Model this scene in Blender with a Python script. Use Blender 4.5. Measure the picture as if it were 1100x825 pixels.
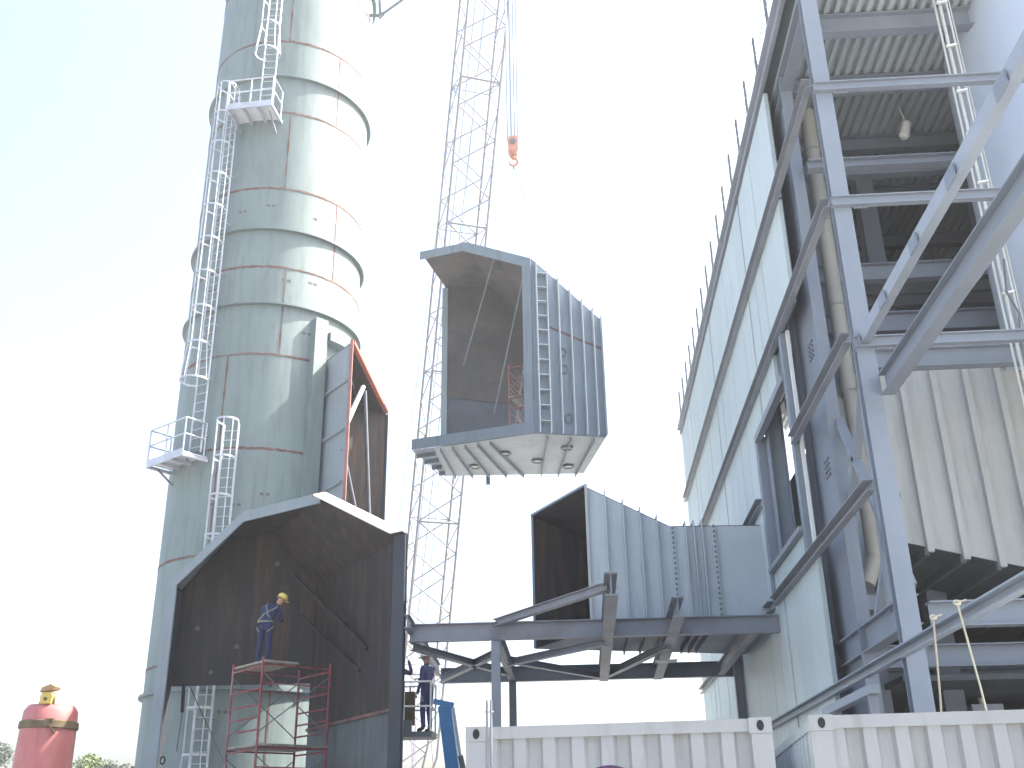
import bpy, bmesh, math, random
from mathutils import Vector, Matrix
random.seed(7)
for o in list(bpy.data.objects): bpy.data.objects.remove(o)
SC = bpy.context.scene
COL = SC.collection
R_ = math.radians
V = Vector

# ------------------------------------------------------------------ camera
F, PITCH, ROLL, YAW = 1120.6, R_(23.208), R_(.9325), R_(3.445)
CAM = V((0, 0, 1.8))
a = -YAW
r0 = V((math.cos(a), -math.sin(a), 0)); fh = V((math.sin(a), math.cos(a), 0)); kz = V((0, 0, 1))
fw = fh*math.cos(PITCH)+kz*math.sin(PITCH); u0 = -fh*math.sin(PITCH)+kz*math.cos(PITCH)
cr = r0*math.cos(ROLL)-u0*math.sin(ROLL); cu = r0*math.sin(ROLL)+u0*math.cos(ROLL)
cam = bpy.data.cameras.new('camera'); co = bpy.data.objects.new('camera', cam); COL.objects.link(co)
cam.sensor_width = 36; cam.lens = F/1100*36; cam.clip_start = .1; cam.clip_end = 6000
m = Matrix((cr, cu, -fw)).transposed().to_4x4(); m.translation = CAM
co.matrix_world = m; SC.camera = co

# ------------------------------------------------------------------ sky, sun, exposure
SUN_AZ, SUN_EL = R_(76), R_(50)      # azimuth measured from +Y towards +X
w = bpy.data.worlds.new('World'); SC.world = w; w.use_nodes = True
nt = w.node_tree; bgn = nt.nodes['Background']
sky = nt.nodes.new('ShaderNodeTexSky'); sky.sky_type = 'NISHITA'; sky.sun_disc = False
sky.sun_elevation = SUN_EL; sky.sun_rotation = SUN_AZ
sky.air_density = 1.0; sky.dust_density = 5.0; sky.ozone_density = 1.0
nt.links.new(sky.outputs[0], bgn.inputs[0]); bgn.inputs[1].default_value = .14
sl = bpy.data.lights.new('sun', 'SUN'); so = bpy.data.objects.new('sun', sl); COL.objects.link(so)
sl.energy = 4.6; sl.angle = R_(.53); sl.color = (1, .95, .87)
sdir = V((math.sin(SUN_AZ)*math.cos(SUN_EL), math.cos(SUN_AZ)*math.cos(SUN_EL), math.sin(SUN_EL)))
so.rotation_euler = (-sdir).to_track_quat('-Z', 'Y').to_euler(); so.location = (20, 0, 60)
SC.view_settings.view_transform = 'Standard'; SC.view_settings.look = 'None'
SC.view_settings.exposure = 2.0; SC.view_settings.gamma = 1.0

# ------------------------------------------------------------------ materials
MATS = {}
def mat(name, col, rough=.6, var=.12, scale=1.2, metal=0., dirt=None, dirt_amt=0., streak=False, bump=.15, rnd=0., spec=.4):
    if name in MATS: return MATS[name]
    m = bpy.data.materials.new(name); m.use_nodes = True; t = m.node_tree; N = t.nodes; L = t.links
    b = N['Principled BSDF']; b.inputs['Roughness'].default_value = rough; b.inputs['Metallic'].default_value = metal
    b.inputs['Specular IOR Level'].default_value = spec
    g = N.new('ShaderNodeNewGeometry')
    def noise(sc, det=5, vec=None):
        n = N.new('ShaderNodeTexNoise'); n.inputs['Scale'].default_value = sc; n.inputs['Detail'].default_value = det
        n.inputs['Roughness'].default_value = .62
        L.new(vec or g.outputs['Position'], n.inputs['Vector']); return n
    n1 = noise(scale)
    rp = N.new('ShaderNodeValToRGB'); e = rp.color_ramp.elements
    e[0].position = .3; e[1].position = .7
    e[0].color = [c*(1-var) for c in col]+[1]; e[1].color = [min(1, c*(1+var)) for c in col]+[1]
    L.new(n1.outputs['Fac'], rp.inputs[0]); out = rp.outputs[0]
    if dirt:
        mp = N.new('ShaderNodeMapping'); L.new(g.outputs['Position'], mp.inputs[0])
        mp.inputs['Scale'].default_value = (3.2, 3.2, .35) if streak else (1, 1, 1)
        n2 = noise(1.4 if streak else .9, 7, mp.outputs[0])
        r2 = N.new('ShaderNodeValToRGB'); f = r2.color_ramp.elements
        f[0].position = .62-.3*dirt_amt; f[1].position = .85-.3*dirt_amt
        f[0].color = (0, 0, 0, 1); f[1].color = (1, 1, 1, 1)
        L.new(n2.outputs['Fac'], r2.inputs[0])
        mx = N.new('ShaderNodeMixRGB'); L.new(r2.outputs[0], mx.inputs[0]); L.new(out, mx.inputs[1])
        mx.inputs[2].default_value = list(dirt)+[1]; out = mx.outputs[0]
    if rnd:
        oi = N.new('ShaderNodeObjectInfo'); mr = N.new('ShaderNodeMapRange')
        mr.inputs['To Min'].default_value = 1-rnd; mr.inputs['To Max'].default_value = 1+rnd
        L.new(oi.outputs['Random'], mr.inputs[0])
        hv = N.new('ShaderNodeHueSaturation'); L.new(mr.outputs[0], hv.inputs['Value']); L.new(out, hv.inputs['Color']); out = hv.outputs[0]
    L.new(out, b.inputs['Base Color'])
    if bump:
        n3 = noise(9, 6); bp = N.new('ShaderNodeBump'); bp.inputs['Strength'].default_value = bump; bp.inputs['Distance'].default_value = .02
        L.new(n3.outputs['Fac'], bp.inputs['Height']); L.new(bp.outputs[0], b.inputs['Normal'])
    MATS[name] = m; return m

RUST = (.13, .055, .035)
m_stack = mat('stack_primer', (.165, .21, .205), .62, .10, .55, dirt=(.125, .16, .155), dirt_amt=.45, streak=True, bump=.12)
m_inner_stack = mat('stack_inside', (.05, .055, .065), .8, .2)
m_seam = mat('weld_rust', (.135, .07, .06), .85, .45, 2.5, dirt=(.15, .16, .155), dirt_amt=.45)
m_ring = mat('ring_paint', (.155, .195, .195), .6, .1, 1.0)
m_lug = mat('lug_mark', (.12, .10, .09), .8, .3)
m_galv = mat('galvanised', (.42, .45, .49), .45, .15, 3., metal=.25)
m_duct = mat('duct_paint', (.155, .195, .23), .6, .10, .8, dirt=(.12, .14, .155), dirt_amt=.35, streak=True)
m_duct_hi = mat('duct_paint_light', (.24, .28, .305), .6, .10, .8, dirt=(.19, .215, .22), dirt_amt=.3, streak=True)
m_stiff = mat('stiffener_paint', (.40, .44, .47), .6, .08, 1.)
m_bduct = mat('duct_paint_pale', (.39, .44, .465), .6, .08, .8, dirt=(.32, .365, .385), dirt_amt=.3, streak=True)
m_flange = mat('flange_paint', (.19, .225, .245), .6, .08, .8, dirt=(.15, .17, .18), dirt_amt=.3, streak=True)
m_inside_shade = mat('inside_shade', (.016, .0155, .0155), .7, .35, .7, dirt=(.06, .031, .019), dirt_amt=.5, streak=True)  # duct insides near black, deep shade put into the colour; rust streaks on top
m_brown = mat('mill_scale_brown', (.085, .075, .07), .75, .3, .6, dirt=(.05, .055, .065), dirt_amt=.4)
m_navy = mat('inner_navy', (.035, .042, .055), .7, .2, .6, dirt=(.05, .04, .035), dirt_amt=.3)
m_redrim = mat('red_oxide', (.42, .115, .075), .75, .2, 2., dirt=(.25, .10, .07), dirt_amt=.4)
m_rimbrown = mat('rim_brown', (.26, .13, .11), .75, .2, 2.)
m_steel = mat('frame_steel', (.19, .205, .23), .55, .12, 1.5, dirt=(.15, .135, .13), dirt_amt=.3)
m_steel_d = mat('frame_steel_dark', (.13, .145, .155), .55, .15, 1.5)
m_bsteel = mat('building_steel', (.19, .222, .262), .55, .08, 1.0, rnd=.06)
m_girt = mat('girt_steel', (.235, .26, .285), .55, .1, 1.2, rnd=.08)
m_girt_l = mat('girt_light', (.27, .305, .35), .5, .08, 1.2)
m_panel = mat('wall_panel', (.46, .53, .525), .5, .05, .35, rnd=.035, dirt=(.41, .48, .475), dirt_amt=.4, streak=True, bump=.04)
m_joint = mat('joint_backing', (.10, .13, .15), .7, .1)
m_deck = mat('roof_deck', (.40, .46, .47), .5, .08, 1.)
m_dark = mat('dark_siding', (.09, .105, .115), .7, .2)
m_cream = mat('cream_insulation', (.36, .355, .32), .6, .06, 1.)
m_casing = mat('casing_sheet', (.40, .42, .405), .55, .06, .8, dirt=(.29, .31, .305), dirt_amt=.35, streak=True)
m_tank = mat('tank_paint', (.46, .53, .63), .4, .05, .5)
m_cont = mat('container_white', (.30, .318, .322), .5, .05, 1.2, dirt=(.23, .225, .215), dirt_amt=.28, streak=True)
m_contgrey = mat('container_grey', (.33, .37, .40), .5, .06, 1.)
m_black = mat('black_hole', (.02, .02, .022), .9, .2)
m_crane = mat('crane_paint', (.20, .195, .205), .6, .15, 2.)
m_rope = mat('wire_rope', (.22, .27, .33), .5, .1, 8)
m_hook = mat('hook_red', (.50, .24, .16), .55, .2, 4, dirt=(.2, .1, .08), dirt_amt=.4)
m_scaf = mat('scaffold_red', (.20, .045, .05), .6, .3, 4, dirt=(.22, .18, .17), dirt_amt=.35)
m_plank = mat('scaffold_plank', (.22, .20, .17), .7, .25, 4, rnd=.2)
m_blue = mat('lift_blue', (.045, .20, .42), .4, .1, 2)
m_cloth = mat('coverall_blue', (.018, .028, .08), .9, .25, 9)
m_cloth2 = mat('work_clothes_navy', (.05, .06, .15), .9, .25, 9)
m_skin = mat('skin', (.38, .22, .16), .6, .08, 9)
m_boot = mat('boots', (.05, .04, .03), .7, .2, 9)
m_hat = mat('hard_hat_yellow', (.75, .60, .16), .35, .04, 4, bump=0)
m_hatw = mat('hard_hat_white', (.7, .7, .7), .35, .04, 4, bump=0)
m_harness = mat('harness_web', (.20, .21, .17), .8, .1, 9)
m_red = mat('vessel_red', (.36, .13, .125), .5, .15, 1.2, dirt=(.30, .08, .08), dirt_amt=.3, streak=True)
m_strap = mat('strap_brown', (.10, .075, .04), .8, .3, 6)
m_yellow = mat('clamp_yellow', (.50, .37, .10), .5, .15, 5)
m_tan = mat('clamp_tan', (.30, .20, .09), .6, .2, 5)
m_bark = mat('bark', (.10, .075, .055), .9, .3, 3)
m_leaf = mat('leaf', (.10, .14, .045), .7, .35, .6, bump=0)
m_leaf2 = mat('leaf_grey', (.11, .135, .09), .7, .35, .6, bump=0)
m_gravel = mat('gravel_ground', (.31, .30, .285), .95, .25, .5, dirt=(.22, .21, .20), dirt_amt=.4, bump=.6)
m_lamp = mat('lamp_white', (.75, .75, .72), .4, .03, 4, bump=0)
m_hrope = mat('hemp_rope', (.50, .46, .34), .9, .1, 9)
m_conduit = mat('conduit', (.55, .56, .50), .4, .1, 3, metal=.3)
m_rubber = mat('track_rubber', (.03, .03, .03), .8, .2, 3)

# ------------------------------------------------------------------ helpers
BASE = {}
def tag(o, label=None, cat=None, group=None, kind=None):
    if label: o['label'] = label
    if cat: o['category'] = cat
    if group: o['group'] = group
    if kind: o['kind'] = kind
    return o
def thing(name, label, cat, loc=(0, 0, 0), group=None):
    o = bpy.data.objects.new(name, None); COL.objects.link(o); o.location = loc; o.empty_display_size = .3
    BASE[o.name] = V(loc); return tag(o, label, cat, group)

class MB:
    def __init__(s): s.v = []; s.f = []; s.m = []
    def add(s, vs, fs, mi=0):
        n = len(s.v); s.v += [tuple(x) for x in vs]; s.f += [tuple(i+n for i in f) for f in fs]; s.m += [mi]*len(fs); return s
    def prism(s, prof, p0, ax, ex, ey, mi=0):
        # closed profile of (x, y) pairs, swept from p0 along vector ax
        n = len(prof); p0 = V(p0); ax = V(ax); ex = V(ex); ey = V(ey)
        A = [p0+ex*x+ey*y for x, y in prof]; B = [q+ax for q in A]
        fs = [(i, (i+1) % n, n+(i+1) % n, n+i) for i in range(n)]+[tuple(range(n-1, -1, -1)), tuple(range(n, 2*n))]
        return s.add(A+B, fs, mi)
    def box(s, lo, hi, mi=0):
        lo, hi = V(lo), V(hi); d = hi-lo
        return s.prism([(0, 0), (d.x, 0), (d.x, d.y), (0, d.y)], lo, (0, 0, d.z), (1, 0, 0), (0, 1, 0), mi)
    def obox(s, p0, p1, wx, wy, up=kz, mi=0):
        p0, p1 = V(p0), V(p1); d = (p1-p0).normalized(); sx = d.cross(V(up))
        if sx.length < 1e-4: sx = d.cross(V((1, 0, 0)))
        sx.normalize(); sy = sx.cross(d).normalized()
        return s.prism([(-wx/2, -wy/2), (wx/2, -wy/2), (wx/2, wy/2), (-wx/2, wy/2)], p0, p1-p0, sx, sy, mi)
    def ibeam(s, p0, p1, dep, wid, up=kz, tf=None, tw=None, mi=0):
        p0, p1 = V(p0), V(p1); d = (p1-p0).normalized(); sx = d.cross(V(up)).normalized(); sy = sx.cross(d).normalized()
        tf = tf or max(.018, dep*.06); tw = tw or max(.014, dep*.035); h, q, c = dep/2, wid/2, tw/2
        pr = [(-q, -h), (q, -h), (q, -h+tf), (c, -h+tf), (c, h-tf), (q, h-tf), (q, h), (-q, h), (-q, h-tf), (-c, h-tf), (-c, -h+tf), (-q, -h+tf)]
        return s.prism(pr, p0, p1-p0, sx, sy, mi)
    def tube(s, pts, r, n=8, mi=0, closed=False):
        pts = [V(p) for p in pts]; k = len(pts); vs = []; fs = []
        rs = r if isinstance(r, (list, tuple)) else [r]*k
        for i, p in enumerate(pts):
            d = (pts[min(i+1, k-1)]-pts[max(i-1, 0)]) if not closed else (pts[(i+1) % k]-pts[i-1])
            d.normalize(); x = d.cross(kz)
            if x.length < .05: x = d.cross(V((0, 1, 0)))
            x.normalize(); y = x.cross(d)
            vs += [p+(x*math.cos(2*math.pi*j/n)+y*math.sin(2*math.pi*j/n))*rs[i] for j in range(n)]
        for i in range(k if closed else k-1):
            for j in range(n):
                A = i*n; B = ((i+1) % k)*n; fs.append((A+j, A+(j+1) % n, B+(j+1) % n, B+j))
        if not closed: fs += [tuple(range(n-1, -1, -1)), tuple(range((k-1)*n, k*n))]
        return s.add(vs, fs, mi)
    def plate(s, pts, t, mi_front=0, mi_back=1, flip=False):
        # polygon slab; front face is the given polygon, extruded t along minus its normal
        pts = [V(p) for p in pts]
        if flip: pts = pts[::-1]
        n = V((0, 0, 0))
        for i in range(len(pts)): n += pts[i].cross(pts[(i+1) % len(pts)])
        n.normalize(); B = [p-n*t for p in pts]; k = len(pts)
        s.add(pts+B, [tuple(range(k))], mi_front)
        b = len(s.v)-2*k
        s.f.append(tuple(b+k+i for i in range(k-1, -1, -1))); s.m.append(mi_back)
        for i in range(k):
            s.f.append((b+i, b+k+i, b+k+(i+1) % k, b+(i+1) % k)); s.m.append(mi_front)
        return s
    def build(s, name, mats, parent=None, smooth=False, base=None, kind=None, label=None):
        me = bpy.data.meshes.new(name)
        b = BASE[parent.name] if parent else V(base or (0, 0, 0))
        me.from_pydata([tuple(V(v)-b) for v in s.v], [], s.f)
        for mm in (mats if isinstance(mats, (list, tuple)) else [mats]): me.materials.append(mm)
        me.polygons.foreach_set('material_index', s.m)
        if smooth: me.polygons.foreach_set('use_smooth', [True]*len(s.f))
        bm = bmesh.new(); bm.from_mesh(me); bmesh.ops.recalc_face_normals(bm, faces=bm.faces); bm.to_mesh(me); bm.free()
        o = bpy.data.objects.new(name, me); COL.objects.link(o)
        if parent: o.parent = parent
        else: o.location = b
        BASE[o.name] = b
        if kind: o['kind'] = kind
        if label: o['label'] = label
        return o
SH = {}
def shared(key, maker):
    if key not in SH: SH[key] = maker()
    return SH[key]
def inst(name, me, M4, parent):
    o = bpy.data.objects.new(name, me); COL.objects.link(o)
    b = BASE[parent.name]
    if parent: o.parent = parent
    M4 = M4.copy(); M4.translation = M4.translation-b; o.matrix_local = M4
    BASE[o.name] = b; return o
def unit_cyl(mt, n=8):
    def mk():
        me = bpy.data.meshes.new('rod'); vs = []; fs = []
        for z in (0, 1): vs += [(math.cos(2*math.pi*j/n), math.sin(2*math.pi*j/n), z) for j in range(n)]
        fs = [(j, (j+1) % n, n+(j+1) % n, n+j) for j in range(n)]+[tuple(range(n-1, -1, -1)), tuple(range(n, 2*n))]
        me.from_pydata(vs, [], fs); me.materials.append(mt)
        me.polygons.foreach_set('use_smooth', [True]*n+[False]*2); return me
    return shared(('cyl', mt.name, n), mk)
def unit_box(mt):
    def mk():
        me = bpy.data.meshes.new('block')
        vs = [(x, y, z) for z in (0, 1) for y in (0, 1) for x in (0, 1)]
        me.from_pydata(vs, [], [(0, 2, 3, 1), (4, 5, 7, 6), (0, 1, 5, 4), (1, 3, 7, 5), (3, 2, 6, 7), (2, 0, 4, 6)]); me.materials.append(mt); return me
    return shared(('box', mt.name), mk)
def rod(name, p0, p1, r, mt, parent, n=8):
    p0, p1 = V(p0), V(p1); d = p1-p0
    M4 = Matrix.Translation(p0) @ d.to_track_quat('Z', 'Y').to_matrix().to_4x4() @ Matrix.Diagonal((r, r, d.length, 1))
    return inst(name, unit_cyl(mt, n), M4, parent)
def bx(name, lo, hi, mt, parent):
    lo, hi = V(lo), V(hi); d = hi-lo
    return inst(name, unit_box(mt), Matrix.Translation(lo) @ Matrix.Diagonal((d.x, d.y, d.z, 1)), parent)
def ib(name, p0, p1, dep, wid, mt, parent, up=kz): return MB().ibeam(p0, p1, dep, wid, up).build(name, mt, parent)
def bar(name, p0, p1, wx, wy, mt, parent, up=kz): return MB().obox(p0, p1, wx, wy, up).build(name, mt, parent)
def lerp(p, q, t): return V(p)*(1-t)+V(q)*t

# ------------------------------------------------------------------ ground
g = MB(); n = 40
def gx(i): t = i/n*2-1; return math.copysign(abs(t)**3*2500+abs(t)*60, t)
vs = [(gx(i), gx(j), 0) for j in range(n+1) for i in range(n+1)]
fs = [(j*(n+1)+i, j*(n+1)+i+1, (j+1)*(n+1)+i+1, (j+1)*(n+1)+i) for j in range(n) for i in range(n)]
g.add(vs, fs); tag(g.build('ground', m_gravel), kind='structure')

# ------------------------------------------------------------------ chimney stack
AX = V((-10.33, 32.44, 0)); RS = 2.91
st = thing('chimney_stack', 'tall grey-green welded steel chimney with ring stiffeners and rusty seams', 'chimney', AX)
def cyl(ang, r, z): return AX+V((math.cos(ang)*r, math.sin(ang)*r, z))
NS = 120; HOLE = R_(31)
zz = [0, 3.1, 6.15, 7.3, 9.4, 12.7, 15.9]+[15.9+3.2*i for i in range(1, 11)]
b = MB(); vs = []; fs = []
for z in zz: vs += [cyl(2*math.pi*i/NS, RS, z) for i in range(NS)]
for k in range(len(zz)-1):
    for i in range(NS):
        am = ((i+.5)/NS*2*math.pi+math.pi) % (2*math.pi)-math.pi
        if abs(am) < HOLE and 7.3 <= zz[k] < 15.8: continue
        fs.append((k*NS+i, k*NS+(i+1) % NS, (k+1)*NS+(i+1) % NS, (k+1)*NS+i))
b.add(vs, fs); sh = b.build('shell', m_stack, st, smooth=True)
b = MB(); b.add([AX+V(((v-AX).x*.975, (v-AX).y*.975, v.z)) for v in vs], fs); b.build('shade_skin', m_inside_shade, st, smooth=True)  # dark inner skin, added to keep the stack inside in shade
def ringmesh(r_in, r_out, z0, z1, a0=0, a1=2*math.pi, n=120, wob=0):
    b = MB(); full = abs(a1-a0-2*math.pi) < 1e-4; k = n if full else n+1; vs = []
    for i in range(k):
        an = a0+(a1-a0)*i/n; w0 = random.uniform(-wob, wob); w1 = random.uniform(-wob, wob)
        vs += [cyl(an, r_in, z0+w0), cyl(an, r_out, z0+w0), cyl(an, r_out, z1+w1), cyl(an, r_in, z1+w1)]
    fs = []
    for i in range(n):
        A = i*4; B = ((i+1) % k)*4
        for j in range(4): fs.append((A+j, A+(j+1) % 4, B+(j+1) % 4, B+j))
    if not full: fs += [(0, 1, 2, 3), tuple((k-1)*4+j for j in (3, 2, 1, 0))]
    return b.add(vs, fs)
for z in (33.05, 26.87, 20.5, 17.7): ringmesh(RS-.02, RS+.14, z-.035, z+.035).build('stiffener_ring', m_ring, st, smooth=False)
ringmesh(RS-.02, RS+.13, 5.55, 5.63).build('stiffener_ring', m_ring, st)
for k, z in enumerate([3.1, 6.35, 9.43, 12.72, 15.9, 19.08, 22.15, 25.33, 28.5, 31.75, 34.95, 38.15, 41.3]):
    a0, a1 = (R_(36), R_(324)) if z in (9.43, 12.72) else (0, 2*math.pi)
    ringmesh(RS-.01, RS+.012, z-.035, z+.035, a0, a1, 220, .018).build('weld_seam', m_seam, st)
    for j in range(2):
        an = R_(-58+(k % 2)*25+j*190-((k*37) % 23))
        if 9.4 <= z <= 12.8: an = R_(-100-j*120)
        z1 = z+3.17
        mb = MB(); vs = []
        for i in range(13):
            q = z+(z1-z)*i/12; dw = .009+random.uniform(-.006, .008)
            vs += [cyl(an-dw/1.2, RS+.011, q), cyl(an+dw/1.2, RS+.011, q), cyl(an+dw/1.2, RS-.02, q), cyl(an-dw/1.2, RS-.02, q)]
        fs = [(4*i+j2, 4*i+(j2+1) % 4, 4*i+4+(j2+1) % 4, 4*i+4+j2) for i in range(12) for j2 in range(4)]+[(0, 1, 2, 3), (51, 50, 49, 48)]
        mb.add(vs, fs).build('vertical_seam', m_seam, st)
# ground-off lug marks in pairs
for z in (4.9, 8.05, 11.1, 14.1, 17.05, 18.5, 21.3, 23.5, 27.9):
    for da in (-118, -100, -84, -70, -52):
        if random.random() < .55: continue
        an = R_(da+random.uniform(-3, 3)); zz_ = z+random.uniform(-.25, .25)
        for dd in (-.03, .03):
            if random.random() < .2: continue
            p = cyl(an+dd, RS, zz_)
            e1 = V((-math.sin(an), math.cos(an), 0)); e2 = V((math.cos(an), math.sin(an), 0))
            MB().prism([(-.05, -.035), (.06, -.05), (.05, .04), (-.06, .03)], p-e2*.01, e2*.02, e1, kz).build('lug_stub', m_lug, st)

# inlet box on the right side of the stack, opening towards the building
XI = -6.84; YN, YF = 29.42, 35.46; ZT = 16.1; ZB = 6.9
SN = V((-7.98, 30.76, 0)); SF = V((-7.98, 34.12, 0))
il = bx('inlet_floor', (XI-1.1, SN.y, ZB-.1), (XI, SF.y, ZB), m_inside_shade, st)
def wallp(name, P, Q, z0, z1, mats, parent, t=.03, flip=False):
    P, Q = V((P[0], P[1], 0)), V((Q[0], Q[1], 0))
    return MB().plate([P+kz*z0, Q+kz*z0, Q+kz*z1, P+kz*z1], t, flip=flip).build(name, mats, parent)
N_ = V((XI, YN, 0)); Fp = V((XI, YF, 0))
nw = wallp('inlet_side_wall', SN, N_, ZB, ZT-.05, [m_duct_hi, m_inside_shade], st)
wallp('inlet_side_wall', Fp, SF, ZB, ZT-.05, [m_duct_hi, m_inside_shade], st)
MB().plate([SN+kz*ZT, N_+kz*ZT, Fp+kz*ZT, SF+kz*ZT], .04).build('inlet_roof', [m_duct, m_inside_shade], st)
dn = (N_-SN).normalized(); nn = V((dn.y, -dn.x, 0))
for z in (9.5, 11.5, 13.2, 14.8):
    P = SN+dn*.12+kz*z+nn*.05; Q = N_-dn*.12+kz*z+nn*.05
    bar('inlet_rib', P, Q, .10, .07, m_duct_hi, st)
bar('inlet_rim', N_+kz*ZB+V((.03, -.03, 0)), N_+kz*(ZT+.06)+V((.03, -.03, 0)), 0.09, .09, m_rimbrown, st, up=V((0, 1, 0)))
bar('inlet_rim', V((XI+.04, YN, ZT)), V((XI+.04, YF, ZT)), .14, .12, m_redrim, st)
bar('inlet_rim', Fp+kz*ZB+V((.03, .03, 0)), Fp+kz*(ZT-.1)+V((.03, .03, 0)), .14, .14, m_navy, st, up=V((0, 1, 0)))
rod('inlet_brace', (XI-.15, YN+.2, 13.2), (XI-.15, YN+2.7, 15.7), .09, m_galv, st)
rod('inlet_brace', (XI-.15, YN+3.0, 15.7), (XI-.15, YF-.5, 9.2), .07, m_steel, st)
rod('inlet_brace', (XI-.15, YN+.2, 12.6), (XI-.15, YF-.5, 9.3), .07, m_steel, st)
# reinforcing uprights beside the inlet and an arc above it
for da in (-43.5,):
    an = R_(da); e2 = V((math.cos(an), math.sin(an), 0)); e1 = V((-math.sin(an), math.cos(an), 0))
    MB().prism([(-.23, -.03), (.23, -.03), (.23, .26), (-.23, .26)], cyl(an, RS, 6.8), (0, 0, 10.6), e1, e2).build('reinforcing_upright', m_stack, st)
    an = R_(43.5); e2 = V((math.cos(an), math.sin(an), 0)); e1 = V((-math.sin(an), math.cos(an), 0))
    MB().prism([(-.23, -.03), (.23, -.03), (.23, .26), (-.23, .26)], cyl(an, RS, 6.8), (0, 0, 10.6), e1, e2).build('reinforcing_upright', m_stack, st)
ringmesh(RS-.02, RS+.34, 16.7, 17.0, R_(-38), R_(38), 40).build('reinforcing_arc', m_ring, st)
# bracket ring seen at the upper right edge
bk = thing('stack_bracket', 'dark triangular steel bracket high on the right side of the chimney', 'bracket', AX+V((RS, 0, 32.0)))
P = V((-7.12, 32.3, 33.7)); Q = V((-7.0, 32.3, 32.0)); T = V((-5.5, 32.3, 33.3)); O = V((-7.44, 32.3, 33.7))
bar('upright', P, Q, .10, .10, m_steel_d, bk, up=V((0, 1, 0))); bar('knee_brace', Q, T, .07, .07, m_steel_d, bk); bar('top_arm', O, T+V((.1, 0, .3)), .09, .09, m_steel_d, bk)
bar('lower_arm', V((-7.44, 32.3, 32.05)), Q, .09, .09, m_steel_d, bk); bar('gusset', Q+V((-.05, 0, -.1)), Q+V((.12, 0, .1)), .2, .04, m_steel_d, bk)

# ------------------------------------------------------------------ ladders
m_floor = mat('landing_plate', (.62, .64, .66), .5, .06, 2.)
FACE = math.atan2(-AX.y, -AX.x)      # direction from the stack to the camera
CR = .33
def ladder(label, deg, z0, z1, c0, c1, flare=True):
    """caged ladder: rails z0..z1, cage c0..c1; deg negative = left of the facing line"""
    an = FACE+R_(deg); er = V((math.cos(an), math.sin(an), 0)); et = V((-math.sin(an), math.cos(an), 0))
    o = AX+er*(RS+.22); t = thing('caged_ladder', label, 'ladder', o+kz*z0, 'ladders on the chimney')
    for s in (-1, 1): rod('rail', o+et*.23*s+kz*z0, o+et*.23*s+kz*z1, .032, m_galv, t)
    z = z0+.2
    while z < z1: rod('rung', o-et*.22+kz*z, o+et*.22+kz*z, .014, m_galv, t, 6); z += .3
    z = z0+.6
    while z < z1:
        for s in (-1, 1): rod('standoff', o+et*.23*s+kz*z, o+et*.23*s-er*.24+kz*z, .019, m_galv, t, 6)
        z += 1.9
    def hoop(z, r, name='hoop'):
        mb = MB(); pts = []
        for i in range(15):
            th = R_(-118+236*i/14); pts.append(o+er*(.36+r*math.cos(th))+et*(r*math.sin(th))+kz*z)
        pts = [o+et*-.23+kz*z]+pts+[o+et*.23+kz*z]
        vs = []
        for p in pts:
            d = (p-o-er*.36); d.z = 0; d.normalize()
            vs += [p-d*.008+kz*-.03, p+d*.008+kz*-.03, p+d*.008+kz*.03, p-d*.008+kz*.03]
        fs = [(4*i+j, 4*i+(j+1) % 4, 4*i+4+(j+1) % 4, 4*i+4+j) for i in range(len(pts)-1) for j in range(4)]+[(0, 1, 2, 3), tuple(4*len(pts)-1-j for j in range(4))]
        return mb.add(vs, fs).build(name, m_galv, t)
    k = max(1, round((c1-c0)/1.22)); fl = .12 if flare else 0
    for i in range(k+1): hoop(c0+(c1-c0)*i/k, CR+(fl if i == 0 else 0))
    for th in (-95, -48, 0, 48, 95):
        f = lambda r, z: o+er*(.36+r*math.cos(R_(th)))+et*(r*math.sin(R_(th)))+kz*z
        if fl:
            rod('cage_bar', f(CR+fl, c0), f(CR, c0+1.2), .019, m_galv, t, 6); rod('cage_bar', f(CR, c0+1.2), f(CR, c1), .019, m_galv, t, 6)
        else: rod('cage_bar', f(CR, c0), f(CR, c1), .019, m_galv, t, 6)
    return t
ladder('caged ladder climbing out of the top of the picture above the upper landing', -17, 25.1, 40.0, 27.45, 40.0)
ladder('longest caged ladder on the chimney, between the two landings', -41, 12.6, 26.3, 14.9, 26.3)
ladder('lowest caged ladder, rising to the lower landing and seen again through the duct opening', -19, .4, 13.4, 2.6, 13.4)

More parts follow.
